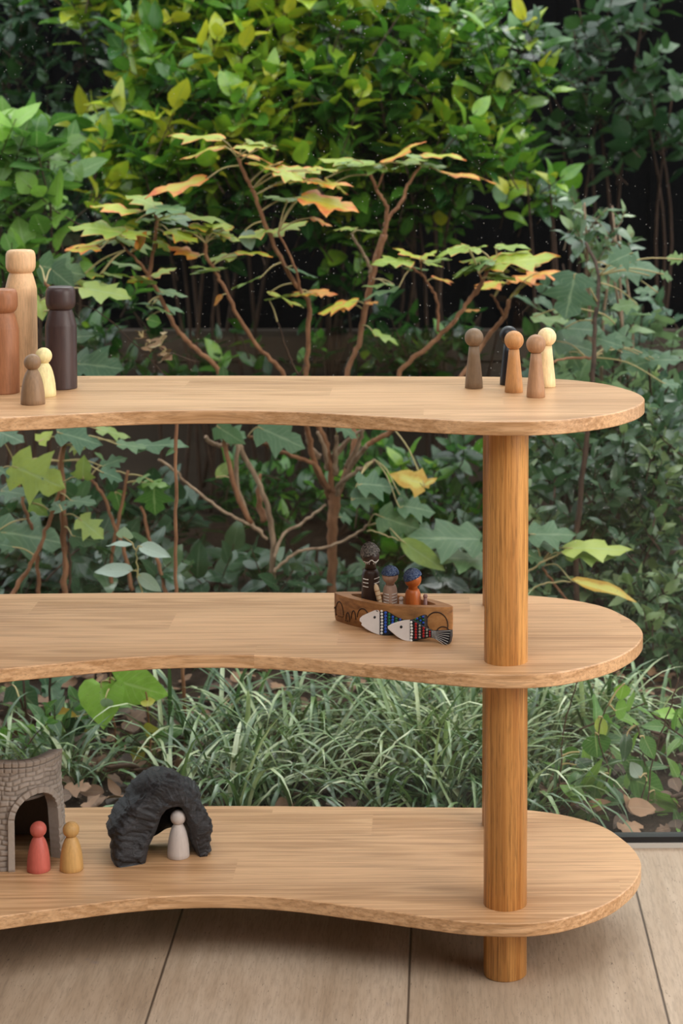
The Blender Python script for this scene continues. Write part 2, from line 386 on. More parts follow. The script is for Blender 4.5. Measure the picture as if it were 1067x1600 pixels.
for i, z in enumerate((BZ, BZ+SP, BZ+2*SP)):
    V, F = board(z)
    sx_ = (.31, -.17, .05)[i]; sz_ = z*1.7
    # each board has its own origin so that every board shows other grain
    V = [(x-sx_, y, zz-z-.0+0) for x, y, zz in V]
    o = obj('shelf_board', V, F, M['oak'], shelf, False); o.location = (sx_, 0, z)
    bevel(o, .0016, 3, .9)
    o.data.polygons.foreach_set('use_smooth', [True]*len(o.data.polygons)); autosmooth(o, .9)
for x, y in ((0, 0), (.004, .285), (-.77, 0), (-.774, .29)):
    V, F = lathe([(R_POST-.0012, 0), (R_POST, .0012), (R_POST, BZ+2*SP-TH)], 64)
    o = obj('post', V, F, M['oak_post'], shelf); o.location = (x, y, 0); autosmooth(o, .9)
ZT, ZM, ZB = BZ+2*SP, BZ+SP, BZ

# ------------------------------------------------------------------ peg dolls
def stained(name, col, rough=.5, v=.18):
    t = NT(name); a = t.coord('Object', (1, 1, .12)); n = t.noise(a, 380, 4, .65); b = t.noise(t.coord('Object', (1, 1, .3)), 40, 3, .5)
    f = t.math('ADD', t.math('MULTIPLY', n, .6), t.math('MULTIPLY', b, .4))
    t.base(t.ramp(f, [(.32, tuple(c*(1-v*1.6) for c in col)), (.6, tuple(min(1, c*(1+v*.6)) for c in col))])); t.rough(rough, .35); t.bump(n, .2, .0003); return t.m
def sphere_prof(r, zc, z0, z1, n=12):
    a0 = math.asin(max(-1, min(1, (z0-zc)/r))); a1 = math.asin(max(-1, min(1, (z1-zc)/r)))
    return [(max(1e-4, r*math.cos(a)), zc+r*math.sin(a)) for a in np.linspace(a0, a1, n)]
def slim_doll(loc, h, base_r, mat, label, group):
    hr = base_r*1.05; t = thing('peg_doll', label, 'peg doll', loc, random.uniform(0, 6), group)
    V, F = lathe([(base_r-.0007, 0), (base_r, .0008), (base_r*.96, h*.12), (base_r*.80, h*.35), (base_r*.655, h*.55), (base_r*.56, h*.70), (base_r*.53, h-hr*1.9)], 40)
    obj('body', V, F, mat, t)
    V, F = lathe(sphere_prof(hr, h-hr, h-hr*1.90, h-.00001), 40); obj('head', V, F, mat, t)
    return t
def dome_doll(loc, h, base_r, mat, label, group, hk=.70, name='peg_doll'):
    hr = base_r*hk; t = thing(name, label, 'peg doll', loc, random.uniform(0, 6), group); b = h-hr*1.86
    pr = [(base_r-.0007, 0), (base_r, .0008), (base_r*.99, b*.15), (base_r*.95, b*.35), (base_r*.87, b*.55), (base_r*.75, b*.74), (base_r*.60, b*.89), (base_r*.44, b*.98), (base_r*.38, b*1.02)]
    obj('body', *lathe(pr, 40), mat, t)
    V, F = lathe(sphere_prof(hr, h-hr, h-hr*1.90, h-.00001), 40); obj('head', V, F, mat, t)
    return t
def tall_doll(loc, h, r, mat, label):
    t = thing('peg_doll', label, 'peg doll', loc, random.uniform(0, 6), 'large peg dolls with cap-shaped heads')
    hh = .0335; b = h-hh
    autosmooth(obj('body', *lathe([(r-.0008, 0), (r, .0012), (r, b-.0215), (r*.985, b-.0195), (r*.80, b-.004), (r*.74, b), (r*.66, b+.002)], 48), mat, t), .22)
    pr = [(r*.66, b+.0005), (r*.74, b+.002), (r*.86, b+.0045), (r*.935, b+.009), (r*.945, b+.014), (r*.945, b+.022), (r*.92, b+.0275), (r*.84, b+.0315), (r*.70, b+.0332), (r*.30, b+.0335), (.0002, b+.0336)]
    obj('head', *lathe(pr, 48), mat, t)
    return t
tall_doll((-.6733, .2702, ZT), .1902, .0219, stained('natural_maple', srgb(214, 172, 130)), 'tallest pale natural wood peg doll, behind the brown one')
tall_doll((-.6811, .1894, ZT), .1427, .0214, stained('walnut_brown', srgb(150, 98, 66)), 'reddish brown peg doll cut by the left edge of the photo, on the top board')
tall_doll((-.6107, .2319, ZT), .1424, .0216, stained('dark_brown', srgb(62, 46, 44), .42), 'large dark brown peg doll with flat-topped head on the top board')
gs = 'small domed peg dolls'
dome_doll((-.6199, .0856, ZT), .0663, .0159, stained('taupe', srgb(132, 104, 78)), 'small taupe domed peg doll on the top board, before the pale yellow one', gs)
dome_doll((-.6199, .1574, ZT), .0659, .0162, stained('pale_yellow', srgb(222, 204, 150)), 'small pale yellow domed peg doll beside the large dark brown one', gs)
g5 = 'slim peg dolls at the rounded end of the top board'
slim_doll((-.038, .2311, ZT), .0839, .0126, stained('grey_brown', srgb(120, 98, 76)), 'grey-brown slim peg doll standing apart, left of the group of four', g5)
slim_doll((.0116, .2643, ZT), .0835, .0126, stained('black_stain', srgb(26, 25, 30), .4), 'black slim peg doll mostly hidden behind the orange-brown one', g5)
slim_doll((.0163, .1908, ZT), .0849, .0127, stained('honey', srgb(186, 134, 84)), 'orange-brown slim peg doll in front of the black one', g5)
slim_doll((.0442, .1447, ZT), .0850, .0127, stained('rose_taupe', srgb(160, 120, 88)), 'rosy taupe slim peg doll nearest the board front edge', g5)
slim_doll((.0642, .2444, ZT), .0832, .0127, stained('cream', srgb(232, 202, 154)), 'cream slim peg doll, rearmost on the right of the group', g5)
dome_doll((-.627, .1192, ZB), .0671, .0158, stained('coral', srgb(186, 94, 82), .5, .12), 'coral red peg doll in the doorway of the stone tower', gs)
dome_doll((-.5832, .1208, ZB), .0660, .0158, stained('honey_yellow', srgb(192, 150, 92), .5, .14), 'honey yellow peg doll beside the tower doorway', gs)
dome_doll((-.4448, .1649, ZB), .0658, .0153, stained('whitewash', srgb(192, 180, 174), .5, .08), 'whitewashed grey peg doll in the mouth of the rock cave', gs)

# ------------------------------------------------------------------ stone tower
def tower():
    t = thing('toy_tower', 'grey-brown toy stone tower with arched doorway on the bottom board', 'toy tower', (-.677, .187, ZB))
    m = NT('moulded_stone'); n = m.noise(m.coord('Object'), 220, 4, .6); a = m.n.new('ShaderNodeAttribute'); a.attribute_name = 'relief'
    col = m.ramp(a.outputs['Fac'], [(0.0, srgb(100, 90, 82)), (.45, srgb(142, 130, 120)), (1.0, srgb(160, 148, 138))])
    m.base(m.mix(.25, col, m.ramp(n, [(.3, .6), (.7, 1.1)]), 'MULTIPLY')); m.rough(.62, .3); m.bump(n, .2, .0004); mat = m.m
    NA, NZ = 330, 150; R0 = .0705; Hh = .146
    rs = random.Random(5)
    rows = []; z = 0
    while z < Hh+.02:
        h = rs.uniform(.0062, .0082); off = rs.uniform(0, 6.28); br = []; a_ = 0
        while a_ < 2*PI: br.append(a_); a_ += rs.uniform(.12, .27)
        rows.append((z, h, off, br)); z += h
    def relief(th, z):
        zz = z + .0016*math.sin(th*5.3+1)+.0011*math.sin(th*11+z*90)
        for rz_, h, off, br in rows:
            if rz_ <= zz < rz_+h:
                a = (th+off) % (2*PI); k = max(i for i, b in enumerate(br) if b <= a)
                a0 = br[k]; a1 = br[k+1] if k+1 < len(br) else 2*PI
                du = min(a-a0, a1-a)*R0; dv = min(zz-rz_, rz_+h-zz)
                d = min(du*.8, dv); return min(1, max(0, d/.0018))**.6*(.8+.2*math.sin(k*12.9+rz_*900))
        return 0
    def ztop(th):   # rim rises towards the right and dips at the front left
        a = (math.degrees(th)+90) % 360; a = a-360 if a > 180 else a      # 0 = front
        k = 1/(1+math.exp(-(abs(a)-112)/3.5)); return Hh - .001*math.sin(5*th) - .003*max(0, math.cos(math.radians(a-95)))**3 - .052*k
    dc = math.radians(-48)        # middle of the doorway (angle in the plan, -90 is the front)
    hw = .0335; dz = .100
    def in_door(th, z):
        d = ((th-dc+PI) % (2*PI)-PI)*R0
        if abs(d) > hw: return False
        zc = dz-hw; return z < zc or (d*d+(z-zc)**2) < hw*hw
    V, F, A = [], [], []; idx = {}
    for j in range(NZ+1):
        for i in range(NA):
            th = 2*PI*i/NA; s = j/NZ; zt = ztop(th); z = s*zt
            tp = R0*(1.02-.13*s+.0*s*s)+.004*max(0, (s-.9)/.1)
            if s > .90: rl = .75 if (int(th*R0/.0095) != (th*R0/.0095)) else 0; rl = .8 if ((th*R0) % .0105) > .0012 and abs(s-.95) > .006 and s > .905 else .1
            else: rl = relief(th, z)
            r = tp+.0030*rl
            V.append((r*math.cos(th), r*math.sin(th), z)); A.append(rl)
    n1 = len(V)
    for j in range(NZ+1):
        for i in range(NA):
            th = 2*PI*i/NA; s = j/NZ; z = s*ztop(th); r = R0*(1.02-.13*s)-.0085-.003*s
            V.append((r*math.cos(th), r*math.sin(th), z)); A.append(.3)
    keep = {}
    for j in range(NZ):
        for i in range(NA):
            th = 2*PI*(i+.5)/NA; z = (j+.5)/NZ*ztop(th); k = not in_door(th, z); keep[(j, i)] = k
            if k:
                i2 = (i+1) % NA; a, b, c, d = j*NA+i, j*NA+i2, (j+1)*NA+i2, (j+1)*NA+i
                F.append((a, b, c, d)); F.append((n1+d, n1+c, n1+b, n1+a))
    for i in range(NA):
        i2 = (i+1) % NA; F.append((NZ*NA+i, NZ*NA+i2, n1+NZ*NA+i2, n1+NZ*NA+i))
        if keep[(0, i)]: F.append((i2, i, n1+i, n1+i2))
    o = obj('tower_wall', V, F, mat, t)
    at_ = o.data.attributes.new('relief', 'FLOAT', 'POINT'); at_.data.foreach_set('value', A)
    V2, F2 = lathe([(.0565, .088), (.0565, .092)], 60); obj('inner_light_stop', V2, F2, mat, t)  # hidden disc added to keep the doorway dark
    # door frame: a band of blocks running up and over
    path = []
    for z in np.linspace(0, dz-hw, 14): path.append((-1, z))
    pts = [(-hw, z) for z in np.linspace(0, dz-hw, 22)]+[(-hw*math.cos(a), dz-hw+hw*math.sin(a)) for a in np.linspace(0, PI, 44)][1:]+[(hw, z) for z in np.linspace(dz-hw, 0, 22)][1:]
    V, F, A = [], [], []
    L = 0
    for k, (u, z) in enumerate(pts):
        if k: L += math.hypot(u-pts[k-1][0], z-pts[k-1][1])
        p = np.array(pts[min(k+1, len(pts)-1)])-np.array(pts[max(k-1, 0)]); p = p/np.linalg.norm(p); nx = np.array([-p[1], p[0]])  # outward
        g = 0.7 if (L % .0098) < .0012 else 1.0
        for w_, rr in ((0.0, -.0105), (0.0, .0042*g+.0012), (.0008, .0050*g+.0012), (.0078, .0050*g+.0012), (.0086, .0040*g+.001), (.0086, -.004)):
            uu = u+nx[0]*w_; zz = max(0, z+nx[1]*w_); th = dc+uu/R0; s = zz/Hh; r = R0*(1.02-.13*s)+rr
            V.append((r*math.cos(th), r*math.sin(th), zz)); A.append(.75*g)
        if k:
            b = (k-1)*6; c = k*6
            for q in range(5): F.append((b+q, c+q, c+q+1, b+q+1))
            F.append((b+5, c+5, c, b))
    o = obj('door_frame', V, F, mat, t, False)
    at_ = o.data.attributes.new('relief', 'FLOAT', 'POINT'); at_.data.foreach_set('value', A)
tower()

# ------------------------------------------------------------------ rock cave
from mathutils import noise as mn
def cave():
    YL = .182
    t = thing('toy_cave', 'black toy rock cave arch on the bottom board behind the whitewashed peg doll', 'toy cave', (-.475, .19, ZB))
    m = NT('black_rock'); n = m.noise(m.coord('Object', (1, 1, 2.4)), 90, 5, .65, .8)
    m.base(m.ramp(n, [(.3, srgb(22, 22, 24)), (.62, srgb(50, 50, 54)), (.8, srgb(84, 84, 88))])); m.rough(.55, .4); m.bump(n, .7, .002); mat = m.m
    e = np.array([.93, .30, 0]); e /= np.linalg.norm(e); nrm = np.array([e[1], -e[0], 0])   # nrm points to the viewer
    P0 = np.array([-.475, .185, ZB])
    outer = [(170.5, 1333), (170, 1294), (183.7, 1266), (197, 1243), (226, 1213), (243, 1204), (258, 1201), (273, 1204), (286, 1214), (305, 1219), (316.5, 1245), (327, 1284), (324, 1312), (321, 1321)]
    inner = [(222, 1337), (228, 1309), (240, 1284), (247, 1262), (253, 1254), (262, 1250), (270, 1249), (276, 1251), (282, 1262), (287, 1280), (291, 1297), (297, 1313), (302, 1323), (304, 1326)]
    def lo(px, py):
        q = onplane(px, py, P0, nrm)-P0; return np.array([q@e, q[2]])
    O = np.array([lo(*p) for p in outer]); I = np.array([lo(*p) for p in inner])
    # resample both
    def res(P, n):
        d = np.r_[0, np.cumsum(np.linalg.norm(np.diff(P, axis=0), axis=1))]; s = np.linspace(0, d[-1], n)
        return np.stack([np.interp(s, d, P[:, 0]), np.interp(s, d, P[:, 1])], 1)
    NK = 190; ps = np.linspace(0, 1, NK)
    def par(P):
        k = np.linspace(0, 1, len(P)); return np.stack([np.interp(ps, k, P[:, 0]), np.interp(ps, k, P[:, 1])], 1)
    O, I = par(O), par(I); O[0, 1] = O[-1, 1] = I[0, 1] = I[-1, 1] = 0
    O[:, 1] = np.maximum(O[:, 1], 0); I[:, 1] = np.maximum(I[:, 1], 0)
    ring = []     # (blend outer..inner, depth)
    D = .046
    for a in np.linspace(0, 2*PI, 130, endpoint=False):
        ca, sa = math.cos(a), math.sin(a); q = .36
        cx = math.copysign(abs(ca)**q, ca); sy = math.copysign(abs(sa)**q, sa)
        ring.append((.5+.5*cx, sy))
    V, F = [], []; K = len(ring)
    for k in range(NK):
        for b, dd in ring:
            p = O[k]*(b)+I[k]*(1-b)
            # the outside slopes inwards towards the back of the rock
            dep = dd*D*(.92 if dd > 0 else 1.0)
            c = np.array([.0, 0]); sc_ = 1-.13*max(0, -dd)**2*b - .05*max(0, dd)**2*b
            w = P0 + e*(p[0]*sc_) + nrm*dep + np.array([0, 0, p[1]*sc_])
            V.append(w)
    V = np.array(V); V0 = V.copy()
    for i in range(len(V)):
        v = Vector(V0[i]); b = ring[i % K][0]
        s = mn.fractal(Vector((v.x*60, v.y*60, v.z*150+v.x*60)), .8, 2.1, 5)*.0034 + mn.noise(Vector((v.x*30, v.y*30, v.z*32)))*.0095
        s += -.0030*abs(mn.noise(Vector((v.x*45+3, v.y*45, v.z*110-v.x*90))))
        d = V0[i]-P0-np.array([0, 0, .05]); d /= np.linalg.norm(d)
        V[i] = V0[i]+d*s*(1 if b > .2 else .4)
        if V0[i][2] < ZB+.0008: V[i][2] = ZB
        V[i][2] = max(V[i][2], ZB)
    for k in range(NK-1):
        for j in range(K):
            j2 = (j+1) % K; F.append((k*K+j, k*K+j2, (k+1)*K+j2, (k+1)*K+j))
    F.append(tuple(range(K))); F.append(tuple(reversed([(NK-1)*K+j for j in range(K)])))
    L_ = (t.location.x, t.location.y, t.location.z); V = V-np.array(L_)
    obj('rock_arch', V, F, mat, t)
    # rough back of the hollow
    V, F = [], []
    n = 40
    for k in range(n):
        s = k/(n-1); i = int(s*(NK-1)); p = I[i]
        for j in range(8):
            q = j/7; x = p[0]*(1-q)+.012*q*0+ (I[NK//2][0])*q; z = p[1]*(1-q)+.02*q
            w = P0+e*x*1.04-nrm*(D*.72+.006*mn.noise(Vector((x*90, z*90, 1))))+np.array([0, 0, max(0, z*1.04)])
            V.append(w-np.array(L_))
    for k in range(n-1):
        for j in range(7): F.append((k*8+j, (k+1)*8+j, (k+1)*8+j+1, k*8+j+1))
    o = obj('back_wall', V, F, mat, t); sm = o.modifiers.new('solid', 'SOLIDIFY'); sm.thickness = .006; sm.offset = 0
cave()

# ------------------------------------------------------------------ boat, its crew and the fish
def boat():
    Lp = np.array([-.2308, .2044]); Rp = np.array([-.068, .1236]); mid = (Lp+Rp)/2; dvec = Rp-Lp; Ln = np.linalg.norm(dvec); ang = math.atan2(dvec[1], dvec[0])
    t = thing('toy_boat', 'carved brown wooden toy boat with burned arches, on the middle board', 'toy boat', (mid[0], mid[1], ZM), ang)
    mat = NT('carved_wood'); n = mat.noise(mat.coord('Object', (.25, 1, 1)), 140, 4, .6); b = mat.noise(mat.coord('Object', (.5, 1, 1)), 22, 3, .6)
    f = mat.math('ADD', mat.math('MULTIPLY', n, .5), mat.math('MULTIPLY', b, .5))
    mat.base(mat.ramp(f, [(.35, srgb(108, 72, 42)), (.55, srgb(158, 110, 64)), (.7, srgb(182, 134, 86))])); mat.rough(.6, .3); mat.bump(n, .3, .0005)
    hb = .0385; N = 48; hw = .031; R_ = Ln/2
    def hull(s, k=1.0, e=1.6):     # s -1..1, half width
        return hw*k*(1-abs(s)**e)**.80
    V, F = [], []
    up = []; 
    def loop(scale_x, k, z, endz=None, off=0):
        L_ = []
        for i in range(N+1): s = -1+2*i/N; L_.append((s*R_*scale_x, -hull(s, k)-.0015, z))
        for i in range(N+1): s = 1-2*i/N; L_.append((s*R_*scale_x, hull(s, k)+.0015, z))
        return L_
    def hz(x): return hb*(1+.0*abs(x/R_)**3)
    loops = [loop(.975, .86, 0), loop(.99, .94, .004), loop(1.0, 1.0, .012), loop(1.0, 1.0, hb-.0008), loop(.995, .985, hb), loop(.72, .66, hb), loop(.71, .64, hb-.001), loop(.70, .60, .010), loop(.5, .3, .0085)]
    P = 2*(N+1)
    for L_ in loops: V += L_
    for a in range(len(loops)-1):
        for i in range(P):
            i2 = (i+1) % P; F.append((a*P+i, a*P+i2, (a+1)*P+i2, (a+1)*P+i))
    F.append(tuple(reversed(range(P)))); F.append(tuple((len(loops)-1)*P+i for i in range(P)))
    o = obj('hull', V, F, mat.m, t); autosmooth(o, .6)
    # burned arches on the visible side
    burn = plain('burned_line', (.035, .016, .008), .8, .2, 200)
    parts = []
    def side(u, z):   # u in px across the zoomed photo
        s = u/R_; s = max(-.985, min(.985, s)); return (u, -hull(s)-.0015-.0001, z)
    def arc(u0, u1, zb, zt, a0=0, a1=PI, r=.00085):
        c = (u0+u1)/2; hwid = (u1-u0)/2
        pts = [side(c-hwid*math.cos(a), zb+(zt-zb)*math.sin(a)) for a in np.linspace(a0, a1, 22)]
        parts.append(tube(pts, r, 6))
    def U(x): return (x-108)/(962-108)*Ln-R_
    arc(U(130), U(212), .012, .0290); arc(U(108), U(132), .008, .019, .9); arc(U(236), U(272), .008, .0175); arc(U(288), U(326), .011, .0225); arc(U(340), U(438), .015, .0285)
    arc(U(480), U(520), .02, .029); arc(U(815), U(942), .014, .0320, -.3, PI+.3); arc(U(786), U(836), .006, .0155, -.5, PI+.3); arc(U(880), U(950), .0035, .012)
    for x, z in ((142, .0095), (160, .0085), (178, .0085), (196, .009), (212, .010), (232, .006), (250, .0055), (268, .0065), (800, .009), (826, .009)):
        p = side(U(x), z); parts.append(tube([(p[0]-.0004, p[1], p[2]), (p[0]+.0006, p[1], p[2])], .0007, 8))
    for p_ in parts: obj('burned_mark', *p_, burn, o)
    return t, mid, ang, Ln
bt, bmid, bang, bL = boat()
ZBt = ZM+.0085
def knit_mat(name, c0, c1):
    t = NT(name); v = t.coord('Object'); vo = t.n.new('ShaderNodeTexVoronoi'); vo.inputs['Scale'].default_value = 620; t.link(v, vo.inputs['Vector'])
    w = t.n.new('ShaderNodeTexWhiteNoise'); t.link(vo.outputs['Position'], w.inputs['Vector'])
    t.base(t.mix(w.outputs['Value'], c0, c1)); t.rough(.95, .1); t.bump(t.math('SUBTRACT', 1.0, vo.outputs['Distance']), 1.0, .0012); return t.m
grey_knit = knit_mat('grey_knit', srgb(58, 58, 60), srgb(138, 134, 128)); blue_knit = knit_mat('blue_knit', srgb(44, 60, 98), srgb(104, 118, 142))
def cap(parent, r, zc, mat, tilt=(0, 0), point=0.0, drop=.15):
    V, F = [], []; seg = 36; rows_ = 15
    for j in range(rows_+1):
        ph = -drop+(PI/2+drop-.02)*j/rows_
        for k in range(seg):
            a = 2*PI*k/seg; st = 1+.035*math.sin(k*PI)*0+.03*(((j+k) % 2)*2-1)
            rr = (r*1.10)*st
            V.append((rr*math.cos(ph)*math.cos(a)*(1-.15*point*max(0, math.sin(ph))), rr*math.cos(ph)*math.sin(a)*(1-.15*point*max(0, math.sin(ph))), rr*math.sin(ph)*(1+.45*point)))
    for j in range(rows_):
        for k in range(seg):
            k2 = (k+1) % seg; F.append((j*seg+k, j*seg+k2, (j+1)*seg+k2, (j+1)*seg+k))
    F.append(tuple(rows_*seg+k for k in range(seg)))
    o = obj('knitted_cap', V, F, mat, parent); o.location = (0, 0, zc); o.rotation_euler = (tilt[0], tilt[1], 0)
    s = o.modifiers.new('solid', 'SOLIDIFY'); s.thickness = .0006; s.offset = -1
    return o
def foot(px, Yd):   # spot in the boat below a photo column at a given depth
    q = at(px, 930, Yd); return (q[0], Yd, ZBt)
def boat_line(px):  # depth of the middle of the boat behind a photo column
    a = at(px, 935, .165); u = (a[0]+.2308)/.1628; return .2044-.0808*u
def zat(py, px, Y): return at(px, py, Y)[2]
white_paint = plain('white_paint', (.72, .70, .66), .6, .05, 200)
# tall dark figure
Y1 = boat_line(579)+.002; f1 = foot(579, Y1); hz1 = zat(848.5, 579, Y1)-ZBt
skin_d = stained('ebony_stain', srgb(54, 38, 32), .38); s_ = 3053/(Y1-CAM[1])
t = thing('figurine', 'tall dark wooden figurine in a pointed grey knitted cap, standing in the boat', 'figurine', f1, 0, 'wooden figurines riding in the toy boat')
zs = zat(889, 579, Y1)-ZBt; rb = 15.2/s_
obj('body', *lathe([(rb*1.12, 0), (rb*1.1, .004), (rb*.98, zs*.35), (rb*.93, zs*.62), (rb*.92, zs*.80), (rb*.90, zs*.89), (rb*.82, zs*.95), (rb*.70, zs*1.0)], 36), skin_d, t)
rh = 14.3/s_; hc = zat(869, 579, Y1)-ZBt
hd_ = obj('head', *lathe([(rh*.66, zs-.0005)]+sphere_prof(rh, hc, hc-rh*.84, hc+rh*.99), 36), skin_d, t)
c_ = cap(hd_, rh, hc+rh*.22, grey_knit, (.0, -.30), .55, -.02)
def on_front(pts, r, zoff, parent, rad, name, mat, R=.0005):   # lines drawn on a round body: pts (angle from the front, z)
    prt = []
    for poly in pts:
        P = []
        for a, z in poly:
            rr = rad(z); P.append((rr*math.sin(a), -rr*math.cos(a), z))
        prt.append(tube(smooth_path(P, 3), R, 6))
    return obj(name, *merge(*prt), mat, parent)
def rad_head(z): return math.sqrt(max(1e-8, rh*rh-(z-hc)**2))+.0002
zf = zat(876, 579, Y1)-ZBt
on_front([[(-.95, zf+.0006), (-.5, zf-.0004), (-.1, zf+.0008), (.0, zf+.0028), (.25, zf+.0030), (.40, zf+.0008), (.8, zf-.0002), (1.2, zf+.0022)]]+[[(a, zf-.0020), (a+.05, zf-.0026)] for a in (-.8, -.5, -.2, .45, .7, .95)], rh, 0, hd_, rad_head, 'face_paint', white_paint, .0006)
def rad_body(z): return float(np.interp(z/zs, [0, .35, .62, .80, .89, .95], [rb*1.1, rb*.98, rb*.93, rb*.92, rb*.90, rb*.82]))+.0002
bands = []
for py in (902.5, 908, 914): 
    z = zat(py, 579, Y1)-ZBt; bands.append([(-.95, z+.0003), (-.5, z), (-.22, z)])
for py in (902, 909): 
    z = zat(py, 579, Y1)-ZBt; bands.append([(.45, z), (.9, z+.0006), (1.3, z+.001)])
on_front(bands, rb, 0, t, rad_body, 'chest_paint', white_paint, .0007)
# two smaller ones
def small_fig(px, ptop, pchin, pw, hw_, mat, label, Yd, capmat, tilt, stripes, drop=.1):
    f = foot(px, Yd); s = 3053/(Yd-CAM[1]); t = thing('figurine', label, 'figurine', f, 0, 'wooden figurines riding in the toy boat')
    zc = zat(pchin, px, Yd)-ZBt; r = pw/s; rh = hw_/s; zt = zat(ptop, px, Yd)-ZBt; hc = zt-rh*1.12
    b_ = [(r*.98, 0), (r, .002), (r*1.0, zc*.55), (r*.98, zc*.72), (r*.92, zc*.88), (r*.78, zc*.97), (r*.68, zc)]
    obj('body', *lathe(b_, 36), mat, t)
    hd = obj('head', *lathe([(r*.6, zc-.0005)]+sphere_prof(rh, hc, max(hc-rh*.85, zc), hc+rh*.98), 36), mat, t)
    cap(hd, rh, hc+rh*.18, capmat, tilt, 0, drop)
    if stripes:
        prt = []
        for z in stripes:
            rr = float(np.interp(z, [p[1] for p in b_], [p[0] for p in b_]))+.0001
            for a0 in (-1.0, .25):
                prt.append(tube([(rr*math.sin(a), -rr*math.cos(a), z-.0004*math.cos(3*a)) for a in np.linspace(a0, a0+.85, 10)], .0005, 6))
        obj('painted_stripes', *merge(*prt), white_paint, t)
    return t
Y2 = boat_line(610)+.001
small_fig(609.5, 885.6, 913.5, 11.8, 12.8, stained('pale_rose_wood', srgb(170, 140, 122), .45), 'small pale pinkish figurine in a blue knitted cap, middle of the boat', Y2, blue_knit, (.04, 0), [.0305, .0345, .0385, .0265], -.05)
Y3 = boat_line(644.5)+.001
small_fig(645, 890, 920, 13.0, 13.6, stained('orange_wood', srgb(168, 88, 38), .38), 'small orange-brown figurine in a tilted blue knitted cap, right in the boat', Y3, blue_knit, (.03, -.38), None, .02)
# leaning striped arm peg and two tiny pegs
def tiny(px, ptop, rr, Yd, mat, label, name='wooden_peg'):
    f = foot(px, Yd); s = 3053/(Yd-CAM[1]); zt = zat(ptop, px, Yd)-ZBt; r = rr/s
    t = thing(name, label, 'peg', f, 0); obj('stick', *lathe([(r*.8, 0), (r*.8, zt-r*1.8), (r*.5, zt-r*1.6)], 20), mat, t)
    obj('knob', *lathe(sphere_prof(r, zt-r, zt-1.9*r, zt-1e-5), 24), mat, t); return t
tiny(626.6, 932, 4.0, boat_line(627)-.003, stained('chalk_wood', srgb(206, 186, 172)), 'tiny whitish round-topped peg between the two blue-capped figurines')
tiny(664.5, 928, 3.7, boat_line(664)+.002, stained('mauve_wood', srgb(132, 98, 92)), 'tiny mauve-brown round-topped peg at the right end of the boat')
Ya = Y1-.0185; a0 = at(594, 942, Ya); a1 = at(586.5, 912.5, Ya-.001)
t = thing('wooden_peg', 'cream peg with tan stripes leaning on the tall dark figurine', 'peg', tuple(a0))
axis = np.array(a1)-np.array(a0); Lg = np.linalg.norm(axis); q = Vector(axis).to_track_quat('Z', 'Y')
cr = stained('striped_cream', srgb(206, 180, 146)); o = obj('stick', *lathe([(.0032, -.002), (.0034, .004), (.0036, Lg*.5), (.0034, Lg*.8), (.0024, Lg*.95), (.0008, Lg)], 20), cr, t); o.rotation_mode = 'QUATERNION'; o.rotation_quaternion = q
prt = [lathe([(.0030, z-.0008), (.0038, z-.0006), (.0038, z+.0006), (.0030, z+.0008)], 20) for z in (Lg*.2, Lg*.42, Lg*.66)]
o = obj('tan_stripes', *merge(*prt), plain('tan_paint', srgb(150, 112, 74), .6, .1, 200), t); o.rotation_mode = 'QUATERNION'; o.rotation_quaternion = q

